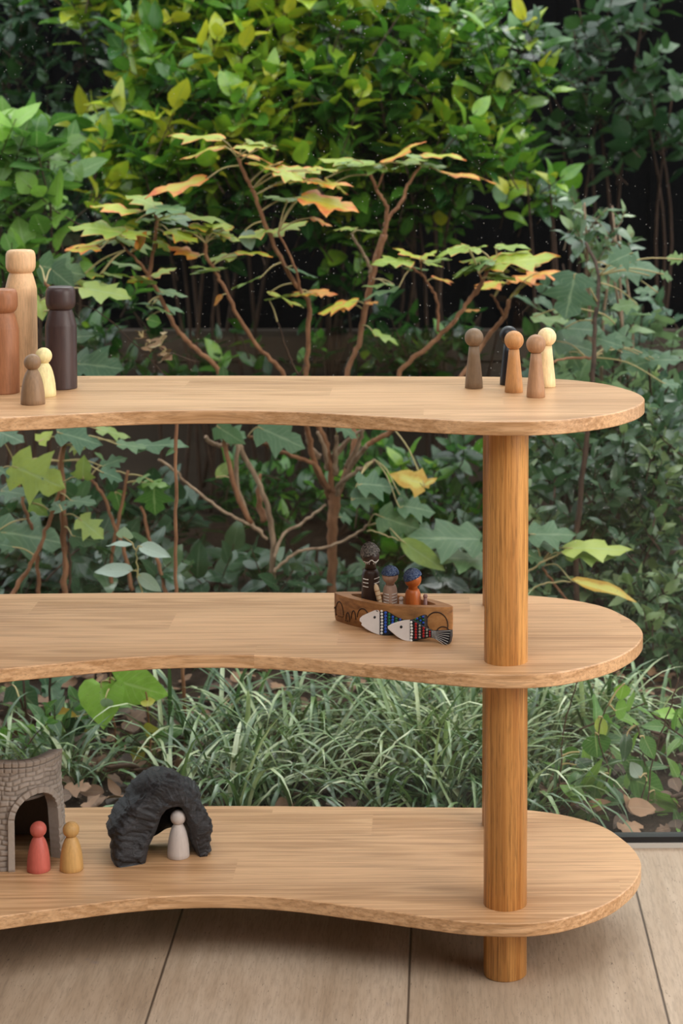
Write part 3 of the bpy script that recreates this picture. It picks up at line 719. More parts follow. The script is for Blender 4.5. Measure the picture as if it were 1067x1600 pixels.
def fish(px_out, P0, edir, lean, thick, label, head_n, band_px, dots, lines, body_mat_col, kind):
    e = np.array([edir[0], edir[1], 0.]); e /= np.linalg.norm(e); nb = np.array([-e[1], e[0], 0])     # nb points away from the viewer
    w = np.array([0, 0, math.cos(lean)])+nb*math.sin(lean); nn = np.cross(e, w); nn /= np.linalg.norm(nn)
    if nn[1] > 0: nn = -nn                                                                        # towards the viewer
    P0 = np.array(P0)
    t = thing('painted_fish', label, 'toy fish', tuple(P0), 0, 'painted wooden fish leaning on the boat')
    def loc(px, py, off=0.0):
        q = onplane(px, py, P0, nn)-P0; return q+nn*off
    def slab(poly, o0, o1, inset=.0008):
        P = [loc(*p) for p in poly]; c = sum(P)/len(P); n = len(P); V = []
        for off, k in ((o1, 0), (o1+inset, 0), (o0-inset, 0), (o0, 1)):
            for p in P:
                d = c-p; d = d/(np.linalg.norm(d)+1e-9); V.append(p+nn*off+d*inset*k)
        F = []
        for a in range(3):
            for i in range(n):
                i2 = (i+1) % n; F.append((a*n+i, a*n+i2, (a+1)*n+i2, (a+1)*n+i))
        F.append(tuple(3*n+i for i in range(n))); F.append(tuple(reversed(range(n))))
        return V, F
    M_h = plain('chalk_white', (.66, .60, .56), .6, .06, 120, .3, .2); M_b = plain('black_paint', (.010, .010, .013), .4, .1, 100)
    head = px_out[:head_n]; body = px_out[head_n-1:]+[px_out[0]] if False else px_out[head_n:]
    fh = obj('fish_head', *slab(head, 0, -thick), M_h, t, False); obj('fish_body', *slab(body, 0, -thick), M_b, t, False)
    cols = {}
    for px, py, r, c in dots: cols.setdefault(c, []).append((px, py, r))
    nm = {'white': (.75, .74, .70), 'blue': srgb(38, 82, 176), 'green': srgb(28, 96, 48), 'red': srgb(158, 26, 26), 'grey': srgb(150, 146, 134), 'black': (.012, .012, .012)}
    s = 3053/(P0[1]-CAM[1])
    for c, L_ in cols.items():
        prt = []
        for px, py, r in L_:
            V, F = [], []; ctr = loc(px, py); rr = r/s
            rr *= .84
            for rad_, off in ((rr, -.0002), (rr*.92, .0004), (rr*.55, .0007)):
                for k in range(12):
                    a = 2*PI*k/12; V.append(ctr+(e*math.cos(a)+w*math.sin(a))*rad_+nn*off)
            for a in range(2):
                for k in range(12): F.append((a*12+k, a*12+(k+1) % 12, (a+1)*12+(k+1) % 12, (a+1)*12+k))
            F.append(tuple(24+k for k in range(12))); prt.append((V, F))
        o = obj('eye' if c == 'black' else 'painted_dots', *merge(*prt), plain(c+'_dot_paint', nm[c], .45, .05, 100), fh if c == 'black' else t)
        if c != 'black': o['label'] = c+' painted dots'
    if lines:
        prt = [tube([loc(x0, y0, .0001), loc(x1, y1, .0001)], .00028, 6) for x0, y0, x1, y1 in lines]
        obj('tail_lines', *merge(*prt), white_paint, t)
def z3(x, y): return (500+x/4.639, 830+y/4.639)
o1 = [(430, 567), (392, 573), (350, 590), (305, 612), (285, 632), (284, 650), (300, 664), (296, 680), (330, 708), (370, 730), (405, 745), (430, 752)]
b1 = [(430, 752), (455, 758), (490, 752), (540, 735), (590, 705), (640, 690), (700, 676), (760, 690), (762, 640), (757, 603), (730, 612), (700, 630), (660, 642), (600, 640), (560, 624), (520, 600), (485, 578), (455, 568), (430, 567)]
def zr(x, y): return z3(x, y)
dt = []
for k in range(8): dt.append(zr(449-abs(k-3.5)*.8, 578+k*23)+(2.6, 'white'))
for k in range(7): dt.append(zr(474, 592+k*23)+(2.9, 'blue'))
for k in range(5): dt.append(zr(500, 602+k*23)+(3.0, 'green'))
for k in range(4): dt.append(zr(526, 622+k*22)+(2.7, 'blue'))
for k in range(4): dt.append(zr(552, 634+k*20)+(2.7, 'green'))
for k in range(3): dt.append(zr(580, 640+k*18)+(2.3, 'blue'))
for x, y, c in ((606, 650, 'green'), (630, 655, 'blue'), (652, 658, 'green'), (672, 650, 'blue'), (690, 640, 'green'), (704, 634, 'blue'), (708, 656, 'green'), (724, 626, 'green'), (728, 648, 'blue'), (746, 620, 'blue'), (748, 642, 'green'), (748, 664, 'blue'), (724, 668, 'green'), (700, 668, 'blue')):
    dt.append(zr(x, y)+(2.3, c))
dt.append(zr(396, 624)+(2.7, 'black'))
fish([z3(*p) for p in o1+b1], (-.1666, .1239, ZM), (.897, -.44), .36, .008, 'white-headed fish with blue and green dots, behind the other fish', len(o1), None, dt, None, None, 1)
o2 = [(650, 642), (610, 645), (560, 656), (515, 672), (488, 690), (490, 706), (515, 730), (560, 768), (600, 790), (630, 798), (650, 799)]
b2 = [(650, 799), (690, 792), (740, 780), (790, 770), (820, 776), (870, 800), (918, 826), (938, 800), (946, 760), (946, 713), (900, 716), (850, 718), (810, 720), (770, 704), (730, 682), (690, 656), (650, 642)]
dt = []
for k in range(7): dt.append(zr(665-abs(k-3)*1.5, 660+k*22)+(2.6, 'white'))
for k in range(6): dt.append(zr(694, 672+k*20)+(2.6, 'red'))
for k in range(5): dt.append(zr(722, 686+k*21)+(2.3, 'grey'))
for k in range(4): dt.append(zr(750, 702+k*20)+(2.5, 'red'))
for k in range(3): dt.append(zr(774, 716+k*22)+(2.2, 'grey'))
for k in range(3): dt.append(zr(795, 728+k*16)+(1.9, 'red'))
dt.append(zr(588, 694)+(2.9, 'black'))
ln = [z3(812, 722)+z3(812, 778), z3(822, 722)+z3(822, 780), z3(832, 724)+z3(830, 780)]+[z3(836, 728+k*8)+z3(944-k*4, 722+k*20) for k in range(7)]
fish([z3(*p) for p in o2+b2], (-.1255, .0921, ZM), (.93, -.366), .22, .008, 'white-headed fish with red and grey dots and a black fan tail, in front', len(o2), None, dt, ln, None, 2)
# ------------------------------------------------------------------ garden
def tmpl_oval(wd=.24, fold=.10, pw=.75, tipw=1.0, rows=(0, .08, .2, .36, .54, .72, .88, 1)):
    V, A, F = [], [], []
    for v in rows:
        w = wd*(math.sin(PI*min(1, v**pw))**.85) if 0 < v < 1 else 0.002
        for c in (-1, 0, 1): V.append((c*w, v, fold*abs(c)*w*2)); A.append((c, v))
    for i in range(len(rows)-1):
        a = i*3; F += [(a, a+1, a+4, a+3), (a+1, a+2, a+5, a+4)]
    return np.array(V), F, np.array(A)
def tmpl_lobed(outl, fold=.10):
    V, A, F = [], [], []; n = len(outl)
    for i, (v, u) in enumerate(outl):
        vm = (i/(n-1))**1.1
        for c in (-1, -.5, 0, .5, 1):
            k = abs(c); vv = vm*(1-k)+v*k
            V.append((c*u, vv, fold*k*u*1.2-.35*(k*u)**2)); A.append((c, max(0, vv)))
    for i in range(n-1):
        for c in range(4): a = i*5+c; F.append((a, a+1, a+6, a+5))
    return np.array(V), F, np.array(A)
T_OV = tmpl_oval(.25); T_WIDE = tmpl_oval(.36, .06, .7); T_NAR = tmpl_oval(.11, .15)
T_HEART = tmpl_lobed([(0.05, 0), (-.10, .14), (-.08, .28), (.06, .38), (.22, .40), (.42, .36), (.62, .26), (.80, .14), (.92, .05), (1, 0)], .12)
T_OAK = tmpl_lobed([(0.0, 0.0), (-.05, .12), (.02, .27), (.14, .41), (.21, .31), (.27, .215), (.33, .26), (.42, .37), (.57, .50), (.58, .38), (.62, .19), (.70, .23), (.80, .235), (.90, .10), (1, 0)])
T_IVY = tmpl_lobed([(0.0, 0), (-.08, .16), (.04, .30), (.16, .44), (.26, .30), (.36, .24), (.50, .27), (.66, .22), (.84, .10), (1, 0)])
def norm(a): a = np.asarray(a, float); return a/(np.linalg.norm(a)+1e-9)
class Fol:
    def __init__(s): s.V = []; s.F = []; s.A = []; s.n = 0
    def leaf(s, T, B, d, nrm, L, ws=1.0, curl=.15, tone=.5, twist=0.0):
        V, F, A = T; d = norm(d); a = norm(np.cross(d, nrm)); n = np.cross(a, d)
        v = V[:, 1]; w = V[:, 2]-curl*v*v+ .03*np.sin(v*9+tone*30)*np.abs(A[:, 0])
        P = np.asarray(B)+np.outer(v*L, d)+np.outer(V[:, 0]*L*ws, a)+np.outer(w*L, n)
        s.V.append(P); s.F += [tuple(i+s.n for i in f) for f in F]; s.n += len(P)
        s.A.append(np.column_stack([A[:, 0], A[:, 1], np.full(len(P), tone)]))
    def build(s, name, mat, parent=None):
        V = np.concatenate(s.V)
        if parent: V = V-np.array(parent.location)
        me = bpy.data.meshes.new(name); me.from_pydata(V.tolist(), [], s.F)
        at_ = me.attributes.new('leaf', 'FLOAT_VECTOR', 'POINT'); at_.data.foreach_set('vector', np.concatenate(s.A).astype(np.float32).ravel())
        return link(name, me, mat, parent)
def stems(name, parts, mat, parent):
    V, F = merge(*parts); V = [np.array(v)-np.array(parent.location) for v in V]
    return obj(name, V, F, mat, parent)
R = rng
def ground_z(x, y): return -.012+.03*max(0, y-.9)+.012*math.sin(x*3.1+y*2.2)*min(1, max(0, y-.6))
# ground
V, F = [], []; nx, ny = 60, 44
for j in range(ny):
    for i in range(nx):
        x = -3.2+6.4*i/(nx-1); y = .47+4.2*(j/(ny-1))**1.2; V.append((x, y, ground_z(x, y)+(.010*mn.noise(Vector((x*6, y*6, 0))) if y > .6 else 0)))
for j in range(ny-1):
    for i in range(nx-1): a = j*nx+i; F.append((a, a+1, a+nx+1, a+nx))
tag(obj('garden_soil', V, F, M['soil']), kind='structure')
# dark boards added to block the low sky behind the shrubs, and timber edging
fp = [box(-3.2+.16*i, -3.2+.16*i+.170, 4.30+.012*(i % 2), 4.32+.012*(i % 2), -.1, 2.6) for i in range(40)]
fn = thing('garden_backing', 'added dark board fence at the very back of the garden, behind the shrubs', 'backing', (0, 4.3, 0))
V, F = merge(*fp); obj('backing_boards', [(x, y-4.3, z) for x, y, z in V], F, M['backing'], fn, False)
obj('backing_rail', *merge(box(-3.2, 3.2, .03, .07, .5, .6), box(-3.2, 3.2, .03, .07, 1.9, 2.0)), M['backing'], fn, False)
ez0 = at(500, 588, 3.05)[2]; ez1 = at(500, 517, 3.05)[2]
ed = thing('timber_edging', 'weathered horizontal timber retaining boards behind the hydrangea stems', 'retaining wall', (0, 3.05, 0))
obj('timber_board', *box(-2.9, 1.0, 0, .06, ez1-.085, ez1), M['timber'], ed, False)
obj('timber_board', *box(-2.9, 1.0, .004, .064, ez1-.20, ez1-.092), M['timber'], ed, False)
obj('timber_board', *box(-2.9, 1.0, .0, .06, -.02, ez1-.207), M['timber'], ed, False)
for x in (-2.4, -1.2, .2): obj('timber_post', *box(x, x+.08, .06, .14, -.05, ez1+.02), M['timber'], ed, False)

# ---- leafy shrubs made of twigs carrying whorls of leaves
def shrub(name, label, cat, blobs, twigs, L, T, mat, tone, per=7, stem_from=None, stemmat='bark_dark', up=.45, group=None, thick=.35, ws=1.0, curl=.2, twr=.0016, minpy=None):
    """blobs: (px, py, rx, ry, Y0, Y1) regions of foliage, twigs spread over them"""
    area = np.array([b[2]*b[3] for b in blobs], float); cnt = np.round(twigs*area/area.sum()).astype(int)
    fo = Fol(); st = []; tw_ = []; b0 = blobs[0]; c0 = at(b0[0], b0[1], (b0[4]+b0[5])/2)
    t = thing(name, label, cat, (c0[0], c0[1], ground_z(c0[0], c0[1])), 0, group)
    for (bx, by, rx, ry, Y0, Y1), n in zip(blobs, cnt):
        cc = at(bx, by, (Y0+Y1)/2); root = np.array([cc[0], (Y0+Y1)/2+.05, ground_z(cc[0], Y1)])
        # woody stems up the middle of the region
        for q in range(3):
            tipp = at(bx+rx*R.uniform(-.6, .6), by-ry*R.uniform(.1, .7), (Y0+Y1)/2+R.uniform(-.1, .15)); 
            st.append(tube(smooth_path([root+np.array([R.uniform(-.05, .05), 0, 0]), root*.4+tipp*.6+np.array([R.uniform(-.06, .06), .03, 0]), tipp], 5), [.0065, .0045, .002], 6))
        for k in range(n):
            a = R.uniform(0, 2*PI); rr = math.sqrt(R.uniform(0, 1)); px = bx+rx*rr*math.cos(a); py = by+ry*rr*math.sin(a)
            f = R.uniform(0, 1)**1.3; Y = Y0+(Y1-Y0)*f; P = at(px, py, Y)
            ax = norm([R.normal(0, .45)+.35*math.cos(a)*rr, R.normal(-.25, .35), up+R.uniform(0, .6)])
            ln = L*R.uniform(1.2, 2.0); base = P-ax*ln
            tw_.append(tube([base, (base+P)/2+R.normal(0, .004, 3), P], [twr*1.2, twr, twr*.6], 5, caps=False))
            tw = R.uniform(0, 6.28); side = norm(np.cross(ax, [0.3, 1, .2])); oth = np.cross(ax, side)
            tb = tone[0]+(tone[1]-tone[0])*R.uniform(0, 1)
            for i in range(per):
                s = i/per; q = P-ax*ln*(.75*(1-s)); tw += 2.4
                out_ = side*math.cos(tw)+oth*math.sin(tw); spread = 1.25-.75*s
                d = norm(out_*spread+ax*(.45+.7*s)+np.array([0, 0, -.12])); nn = norm(ax*1.0-out_*.3+np.array([0, 0, .55])+R.normal(0, .22, 3))
                tn = min(1, max(0, tb+R.normal(0, .13)+.22*(s-.5)))
                fo.leaf(T, q, d, nn, L*R.uniform(.65, 1.1)*(1-.25*s), ws*R.uniform(.85, 1.15), curl*R.uniform(.3, 1.6), tn)
    fo.build('foliage', M[mat], t)
    for p_ in st: stems('stem', [p_], M[stemmat], t)
    o = stems('twigs', tw_, M[stemmat], t); o['kind'] = 'stuff'
    return t
shrub('evergreen_hedge', 'tall glossy evergreen shrub with bright yellow-green tips filling the top middle', 'hedge',
      [(430, 60, 270, 110, 2.55, 3.15), (520, 170, 240, 90, 2.5, 3.1), (280, 200, 150, 130, 2.45, 2.95), (330, -60, 300, 90, 2.7, 3.3)], 560, .106, T_OV, 'hedge', (.44, .97))
shrub('evergreen_hedge', 'darker glossy evergreen shrub right of the top middle one, leaves in rosettes', 'hedge',
      [(690, 90, 170, 140, 2.65, 3.25), (690, 230, 150, 50, 2.6, 3.0), (590, 300, 150, 50, 2.7, 3.1), (840, 285, 60, 22, 2.6, 2.8)], 215, .100, T_OV, 'hedge', (.28, .82))
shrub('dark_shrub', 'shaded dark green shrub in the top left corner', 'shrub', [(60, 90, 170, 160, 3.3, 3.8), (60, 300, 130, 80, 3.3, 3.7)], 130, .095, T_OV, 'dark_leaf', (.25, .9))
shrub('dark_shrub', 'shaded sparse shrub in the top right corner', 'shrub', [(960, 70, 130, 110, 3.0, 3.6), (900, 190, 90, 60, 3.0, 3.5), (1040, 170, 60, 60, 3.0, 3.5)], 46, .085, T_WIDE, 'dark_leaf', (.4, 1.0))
shrub('broadleaf_shrub', 'broad-leaved green shrub at the left edge above the tallest peg doll', 'shrub', [(25, 270, 85, 95, 1.95, 2.3), (45, 190, 60, 30, 2.0, 2.3), (10, 360, 70, 40, 1.9, 2.2)], 34, .105, T_WIDE, 'broad', (.3, .9), per=6)
shrub('low_evergreen', 'dark glossy shrub seen between the hydrangea stems above the top board', 'shrub',
      [(420, 545, 300, 40, 2.5, 2.9), (700, 520, 160, 60, 2.5, 2.9), (150, 470, 100, 90, 2.4, 2.9), (330, 330, 240, 50, 2.5, 2.9), (520, 440, 60, 40, 2.6, 2.9)], 95, .080, T_OV, 'hedge', (.05, .5))
shrub('low_evergreen', 'dark glossy shrub right of the trunk below the top board', 'shrub',
      [(650, 730, 140, 60, 2.1, 2.6), (500, 760, 170, 60, 2.2, 2.7), (690, 830, 110, 50, 2.0, 2.4)], 105, .080, T_OV, 'hedge', (.15, .6))
shrub('privet_bush', 'dense small-leaved grey-green bush right of the front post', 'shrub',
      [(950, 760, 150, 100, 1.5, 2.1), (930, 880, 140, 90, 1.4, 1.95), (1040, 680, 70, 90, 1.5, 2.1), (1040, 960, 80, 80, 1.3, 1.7), (880, 700, 70, 60, 1.7, 2.2)], 330, .058, T_OV, 'grey_leaf', (.3, 1.0), up=.3)
shrub('lobed_shrub', 'dull green shrub with lobed leaves at the right edge behind the board end', 'shrub',
      [(960, 520, 130, 70, 1.8, 2.3), (1020, 600, 90, 60, 1.7, 2.1), (930, 440, 90, 50, 2.0, 2.4), (900, 590, 90, 50, 1.9, 2.2)], 48, .085, T_IVY, 'hydg', (.0, .6), per=5)
shrub('pale_twiggy_shrub', 'small pale-leaved twiggy shrub standing against the dark gap at right', 'shrub',
      [(925, 335, 60, 34, 1.85, 2.1), (965, 370, 40, 22, 1.85, 2.05)], 16, .062, T_OV, 'grey_leaf', (.6, 1.0), per=6, stemmat='bark_pale')
shrub('groundcover_shrub', 'low leafy ground cover behind the middle board, left of the trunk', 'shrub',
      [(110, 880, 160, 60, 1.5, 2.1), (330, 890, 150, 50, 1.6, 2.2), (60, 780, 90, 70, 1.7, 2.2), (200, 800, 120, 60, 1.9, 2.4)], 150, .085, T_WIDE, 'grey_leaf', (.1, .65), per=5, up=.5)
shrub('groundcover_shrub', 'low leafy ground cover behind the toy boat', 'shrub',
      [(620, 900, 150, 40, 1.7, 2.3), (480, 900, 100, 35, 1.7, 2.2), (740, 860, 60, 60, 1.6, 2.1)], 70, .080, T_OV, 'grey_leaf', (.1, .7), per=5)
shrub('groundcover_shrub', 'shaded creeping plants under the middle board behind the grass', 'shrub',
      [(560, 1085, 240, 28, 1.35, 1.75), (300, 1090, 120, 40, 1.2, 1.6), (60, 1080, 90, 40, 1.1, 1.5)], 80, .065, T_IVY, 'hydg', (.0, .6), per=5)
shrub('broadleaf_plant', 'leafy plant close to the glass in the lower right corner', 'plant',
      [(1000, 1170, 80, 90, .62, .95), (930, 1230, 80, 50, .55, .75), (1030, 1260, 50, 40, .52, .65)], 26, .060, T_OV, 'broad', (.2, .8), per=5, twr=.0014)
shrub('broadleaf_plant', 'mixed leafy seedlings behind the stone tower and cave', 'plant',
      [(140, 1130, 110, 60, .75, 1.15), (210, 1215, 80, 40, .6, .85), (40, 1130, 60, 50, .8, 1.2)], 26, .052, T_OV, 'broad', (.1, .9), per=4, twr=.0012)

# ---- hydrangeas: branches drawn as polylines, leaves set on them
def zz(ox, oy, s): return lambda x, y: (ox+x/s, oy+y/s)
z5 = zz(100, 180, 2.667); z6 = zz(480, 180, 2.425); z7 = zz(0, 660, 2.667); z8 = zz(370, 660, 2.736); z9 = zz(800, 660, 3.996); z4 = zz(800, 280, 3.996); zL = zz(0, 1040, 1.404)
class Bush:
    def __init__(s, name, label, cat, base):
        s.t = thing(name, label, cat, base); s.samples = []; s.fo = {}; s.pet = []
    def branch(s, pts, Y, r, mat='bark', name='branch', rough=.25):
        if np.isscalar(Y): Y = [Y]*len(pts)
        Y = np.interp(np.linspace(0, 1, len(pts)), np.linspace(0, 1, len(Y)), Y)
        P = [at(p[0], p[1], y) for p, y in zip(pts, Y)]; P = smooth_path(P, 6)
        P = [p+R.normal(0, .0011, 3) for p in P]
        if np.isscalar(r): r = [r, r*.7]
        V, F = tube(P, r, 8, rough); V = [np.array(v)-np.array(s.t.location) for v in V]
        obj(name, V, F, M[mat], s.t)
        for a in P: s.samples.append(np.array(a))
    def leaf(s, b, tp, Y=None, tone=.6, T=T_OAK, mat='hyd', tilt=None, ws=1.0, dy=None, face=0.0, pet=True, curl=None):
        """b, tp: base and tip in the photo; face 0 = lying flat (seen edge on), 1 = turned to the viewer"""
        S = np.array(s.samples)
        if Y is None:
            p0 = at(b[0], b[1], 1.6); d = S-CAM; q = (S-CAM)/(S-CAM)[:, 1:2]*(p0-CAM)[1]+CAM; k = np.argmin(np.linalg.norm(q-p0, axis=1)); Y = S[k][1]+R.uniform(-.05, .02)
        B = at(b[0], b[1], Y); dy_ = R.uniform(-.035, .035) if dy is None else dy
        Tp = at(tp[0], tp[1], Y+dy_); dvec = Tp-B; L = np.linalg.norm(dvec)
        tl = R.uniform(.05, .34) if tilt is None else tilt
        nn = np.array([R.normal(0, .12), -tl-face*face*2.6, 1.0 if face < .8 else .35])
        s.fo.setdefault(mat, Fol()).leaf(T, B, dvec, nn, L, ws*R.uniform(.9, 1.1), R.uniform(.02, .16) if curl is None else curl, min(1, max(0, tone+R.normal(0, .05))))
        if pet:
            k = np.argmin(np.linalg.norm(S-B, axis=1)); A = S[k]; dist = np.linalg.norm(A-B)
            if .004 < dist < .26:
                midp = (A+B)/2+np.array([0, 0, .10*dist])
                s.pet.append(tube(smooth_path([A, midp, B, B+norm(dvec)*L*.12], 4), [.0019, .0014, .0012, .0007], 6))
    def done(s):
        for m, f in s.fo.items(): f.build('foliage', M[m], s.t)
        if s.pet: stems('leaf_stalks', s.pet, M['petiole'], s.t)['kind'] = 'stuff'
# main, many-stemmed plant with the trunk in the middle
bA = at(518, 1010, 1.72)
hA = Bush('hydrangea', 'many-stemmed hydrangea with yellow-green orange-edged leaves, trunk behind the boat', 'hydrangea', (bA[0], 1.72, ground_z(bA[0], 1.72)))
hA.branch([(516, 1020), (517, 925), (519, 840), (521, 790), (524, 765)], 1.72, [.0125, .0105, .012, .016], 'bark', 'trunk', .3)
fork = z8(410, 300)
hA.branch([z8(405, 300), z8(395, 170), z8(372, 60), (482, 640), (479, 600), z5(1015, 960), z5(1020, 790), z5(960, 700), z5(900, 590), z5(840, 460), z5(800, 350), z5(770, 280), z5(720, 180)], [1.72, 1.66, 1.6, 1.56, 1.55], [.0065, .006, .005, .0045, .0045, .0038])
hA.branch([z8(400, 320), z8(330, 170), z8(310, 60), (470, 640), z5(920, 1085), z5(830, 985), z5(760, 900), z5(690, 765), z5(640, 670), z5(595, 590), z5(590, 530)], [1.72, 1.6, 1.5, 1.48], [.0065, .0055, .0045, .004, .0035])
hA.branch([z5(990, 745), z5(975, 680), z5(935, 570), z5(890, 490)], [1.56, 1.54], [.0032, .0022])
hA.branch([z5(1000, 1040), z5(975, 1080), z5(930, 980), z5(890, 860)], [1.56, 1.55], [.0025, .0018], 'bark_dark')
hA.branch([z8(430, 310), z8(480, 170), z8(505, 60), (545, 640), z6(150, 985), z6(195, 870), z6(215, 760), z6(240, 640), z6(260, 560), z6(290, 450)], [1.72, 1.76, 1.78, 1.78], [.0075, .006, .0055, .006, .0075, .008])
hA.branch([z6(290, 450), z6(300, 350), z6(262, 280), z6(235, 205)], [1.78, 1.74], [.005, .0032])
hA.branch([z6(292, 420), z6(310, 385), z6(355, 330), z6(382, 265), z6(425, 195)], [1.78, 1.80], [.0045, .003])
hA.branch([z6(262, 280), z6(285, 230), z6(290, 180)], [1.75, 1.73], [.0022, .0016])
hA.branch([z6(240, 600), z6(225, 550), z6(200, 500), z6(165, 450)], [1.78, 1.73], [.004, .003], 'bark_pale')
hA.branch([z8(430, 310), z8(440, 260), z8(520, 205), z8(590, 162)], [1.70, 1.62], [.005, .0045], 'bark_pale')
hA.branch([z8(395, 290), z8(340, 190), z8(300, 165), z8(200, 130), z8(110, 90), z8(50, 60)], [1.70, 1.62], [.006, .0045, .0035], 'bark')
hA.branch([z8(560, 95), z8(600, 70), z8(660, 36), (640, 640), z6(345, 985), z6(440, 890), z6(540, 800), z6(600, 720), z6(650, 650), z6(690, 580), z6(720, 560)], [1.62, 1.58, 1.55, 1.56], [.0052, .005, .005, .004, .0035])
hA.branch([z8(430, 300), z8(500, 170), z8(560, 95)], [1.72, 1.62], [.006, .005], 'bark_pale')
hA.branch([z6(495, 820), z6(490, 700), z6(465, 650), z6(430, 600), z6(385, 570)], [1.56, 1.53], [.0034, .0024])
hA.branch([z6(435, 610), z6(430, 560), z6(440, 545)], [1.54, 1.52], [.002, .0015])
hA.branch([z6(600, 720), z6(660, 650), z6(650, 600)], [1.56, 1.52], [.0025, .0018])
hA.branch([z8(640, 50), (655, 640), z6(590, 985), z6(650, 890), z6(690, 830), z6(750, 760), z6(765, 700)], [1.66, 1.74, 1.74], [.0052, .005, .0045], 'bark')
hA.branch([z6(745, 765), z6(720, 710), z6(695, 680)], [1.74, 1.72], [.003, .002])
for a, b in (((560, 20), (400, 160)), ((540, 20), (470, 190)), ((300, 30), (350, 150)), ((345, 40), (390, 200)), ((430, 60), (420, 220))):
    hA.branch([z8(*b), z8((a[0]+b[0])/2+R.uniform(-18, 18), (a[1]+b[1])/2), z8(*a)], [1.71, 1.66], [.007, .0035], 'bark_pale', 'branch', .6)
hA.branch([z5(345, 680), z5(375, 560), z5(385, 440), z5(370, 400)], [1.52, 1.50], [.0042, .003])
hA.branch([z5(350, 660), z5(290, 590), z5(210, 500)], [1.52, 1.48], [.0036, .0022])
hA.branch([z8(60, 430), z8(0, 300), (352, 700), (345, 640), z5(640, 1060), z5(560, 985), z5(480, 905), z5(420, 800), z5(385, 720), z5(348, 665)], [1.60, 1.55, 1.52, 1.52], [.0055, .005, .005, .0045, .004])
# paler stems rising from the left foot
hA.branch([z8(155, 700), z8(150, 620), z8(155, 480), z8(110, 300), z8(30, 140), z8(0, 90), z7(900, 95), z7(855, 60)], [1.68, 1.62, 1.6], [.0068, .0055, .0045], 'bark_pale')
hA.branch([z8(110, 470), z8(60, 430), z8(0, 260), z7(990, 90)], [1.63, 1.58], [.005, .0045], 'bark_pale')
hA.branch([z8(160, 580), z8(200, 480), z8(300, 415), z8(380, 350)], [1.62, 1.70], [.0036, .003], 'bark_pale')
hA.branch([z8(130, 500), z8(60, 440), z8(0, 410), z7(900, 350), z7(780, 250), z7(735, 205), z7(660, 155)], [1.62, 1.56, 1.52], [.0036, .003], 'bark_pale')
hA.branch([z8(160, 640), z8(200, 600), z8(280, 545), z8(400, 530), z8(520, 470), z8(560, 440)], [1.6, 1.62], [.0034, .003], 'bark_pale')
hA.branch([z8(120, 420), z8(95, 330), z8(100, 220)], [1.66, 1.66], [.009, .003], 'bark', 'branch', .7)
# leaves, left head
LL = [((665, 130), (480, 175), .82), ((700, 150), (872, 195), .86), ((655, 100), (430, 78), .6), ((760, 112), (897, 132), .55), ((590, 268), (330, 320), .74), ((890, 232), (1065, 215), .62), ((960, 345), (1120, 352), .6),
      ((300, 408), (112, 355), .62), ((390, 385), (262, 312), .48), ((240, 490), (18, 447), .62), ((400, 432), (482, 405), .5), ((512, 415), (707, 448), .5), ((525, 462), (665, 468), .66), ((245, 522), (122, 515), .55),
      ((150, 557), (6, 552), .85), ((385, 522), (445, 560), .55), ((435, 510), (545, 522), .5), ((555, 590), (432, 540), .96), ((618, 492), (722, 500), .62), ((722, 572), (868, 570), .60), ((600, 470), (740, 520), .55),
      ((160, 660), (292, 666), .45), ((370, 672), (465, 622), .55), ((345, 676), (262, 694), .72), ((60, 690), (288, 748), .55), ((820, 676), (690, 716), .45), ((930, 636), (1058, 672), .3), ((855, 742), (1005, 792), .62),
      ((410, 740), (450, 752), .3), ((370, 786), (292, 776), .25), ((380, 780), (508, 817), .22), ((435, 480), (560, 525), .55), ((700, 470), (580, 450), .6), ((420, 420), (350, 395), .45), ((830, 130), (700, 128), .7),
      ((870, 498), (1010, 420), .62), ((320, 640), (180, 600), .5), ((880, 130), (760, 100), .5), ((640, 640), (520, 630), .5), ((900, 200), (820, 210), .75)]
def both(h, b, tp, tn):
    h.leaf(b, tp, None, tn, ws=.92)
    if R.uniform() < .65:
        sg = -1 if R.uniform() < .6 else 1; l = R.uniform(28, 58); dx = math.copysign(l, tp[0]-b[0])*sg
        h.leaf((b[0]+R.uniform(-12, 12), b[1]+R.uniform(-8, 14)), (b[0]+dx, b[1]+R.uniform(-9, 14)), None, max(.35, tn-R.uniform(0, .25)), ws=1.0, dy=R.uniform(-.06, .08))
for b, tp, tn in LL: both(hA, z5(*b), z5(*tp), tn)
hA.leaf(z5(1030, 428), z5(1120, 460), None, 1.0); hA.leaf(z5(662, 748), z5(618, 792), None, .95, T_OV, face=.5)
hA.leaf(z5(757, 478), z5(782, 562), None, .2, T_WIDE, 'pale', face=1.0, ws=.8)
hA.leaf(z5(345, 850), z5(412, 868), None, .5, T_WIDE, 'broad', face=.8)
for a in range(5): hA.leaf(z5(305, 560), z5(305+38*math.cos(a*1.1+.6), 530+46*math.sin(a*1.3-1.5)), None, 1.0, T_OV, face=.6, pet=False)
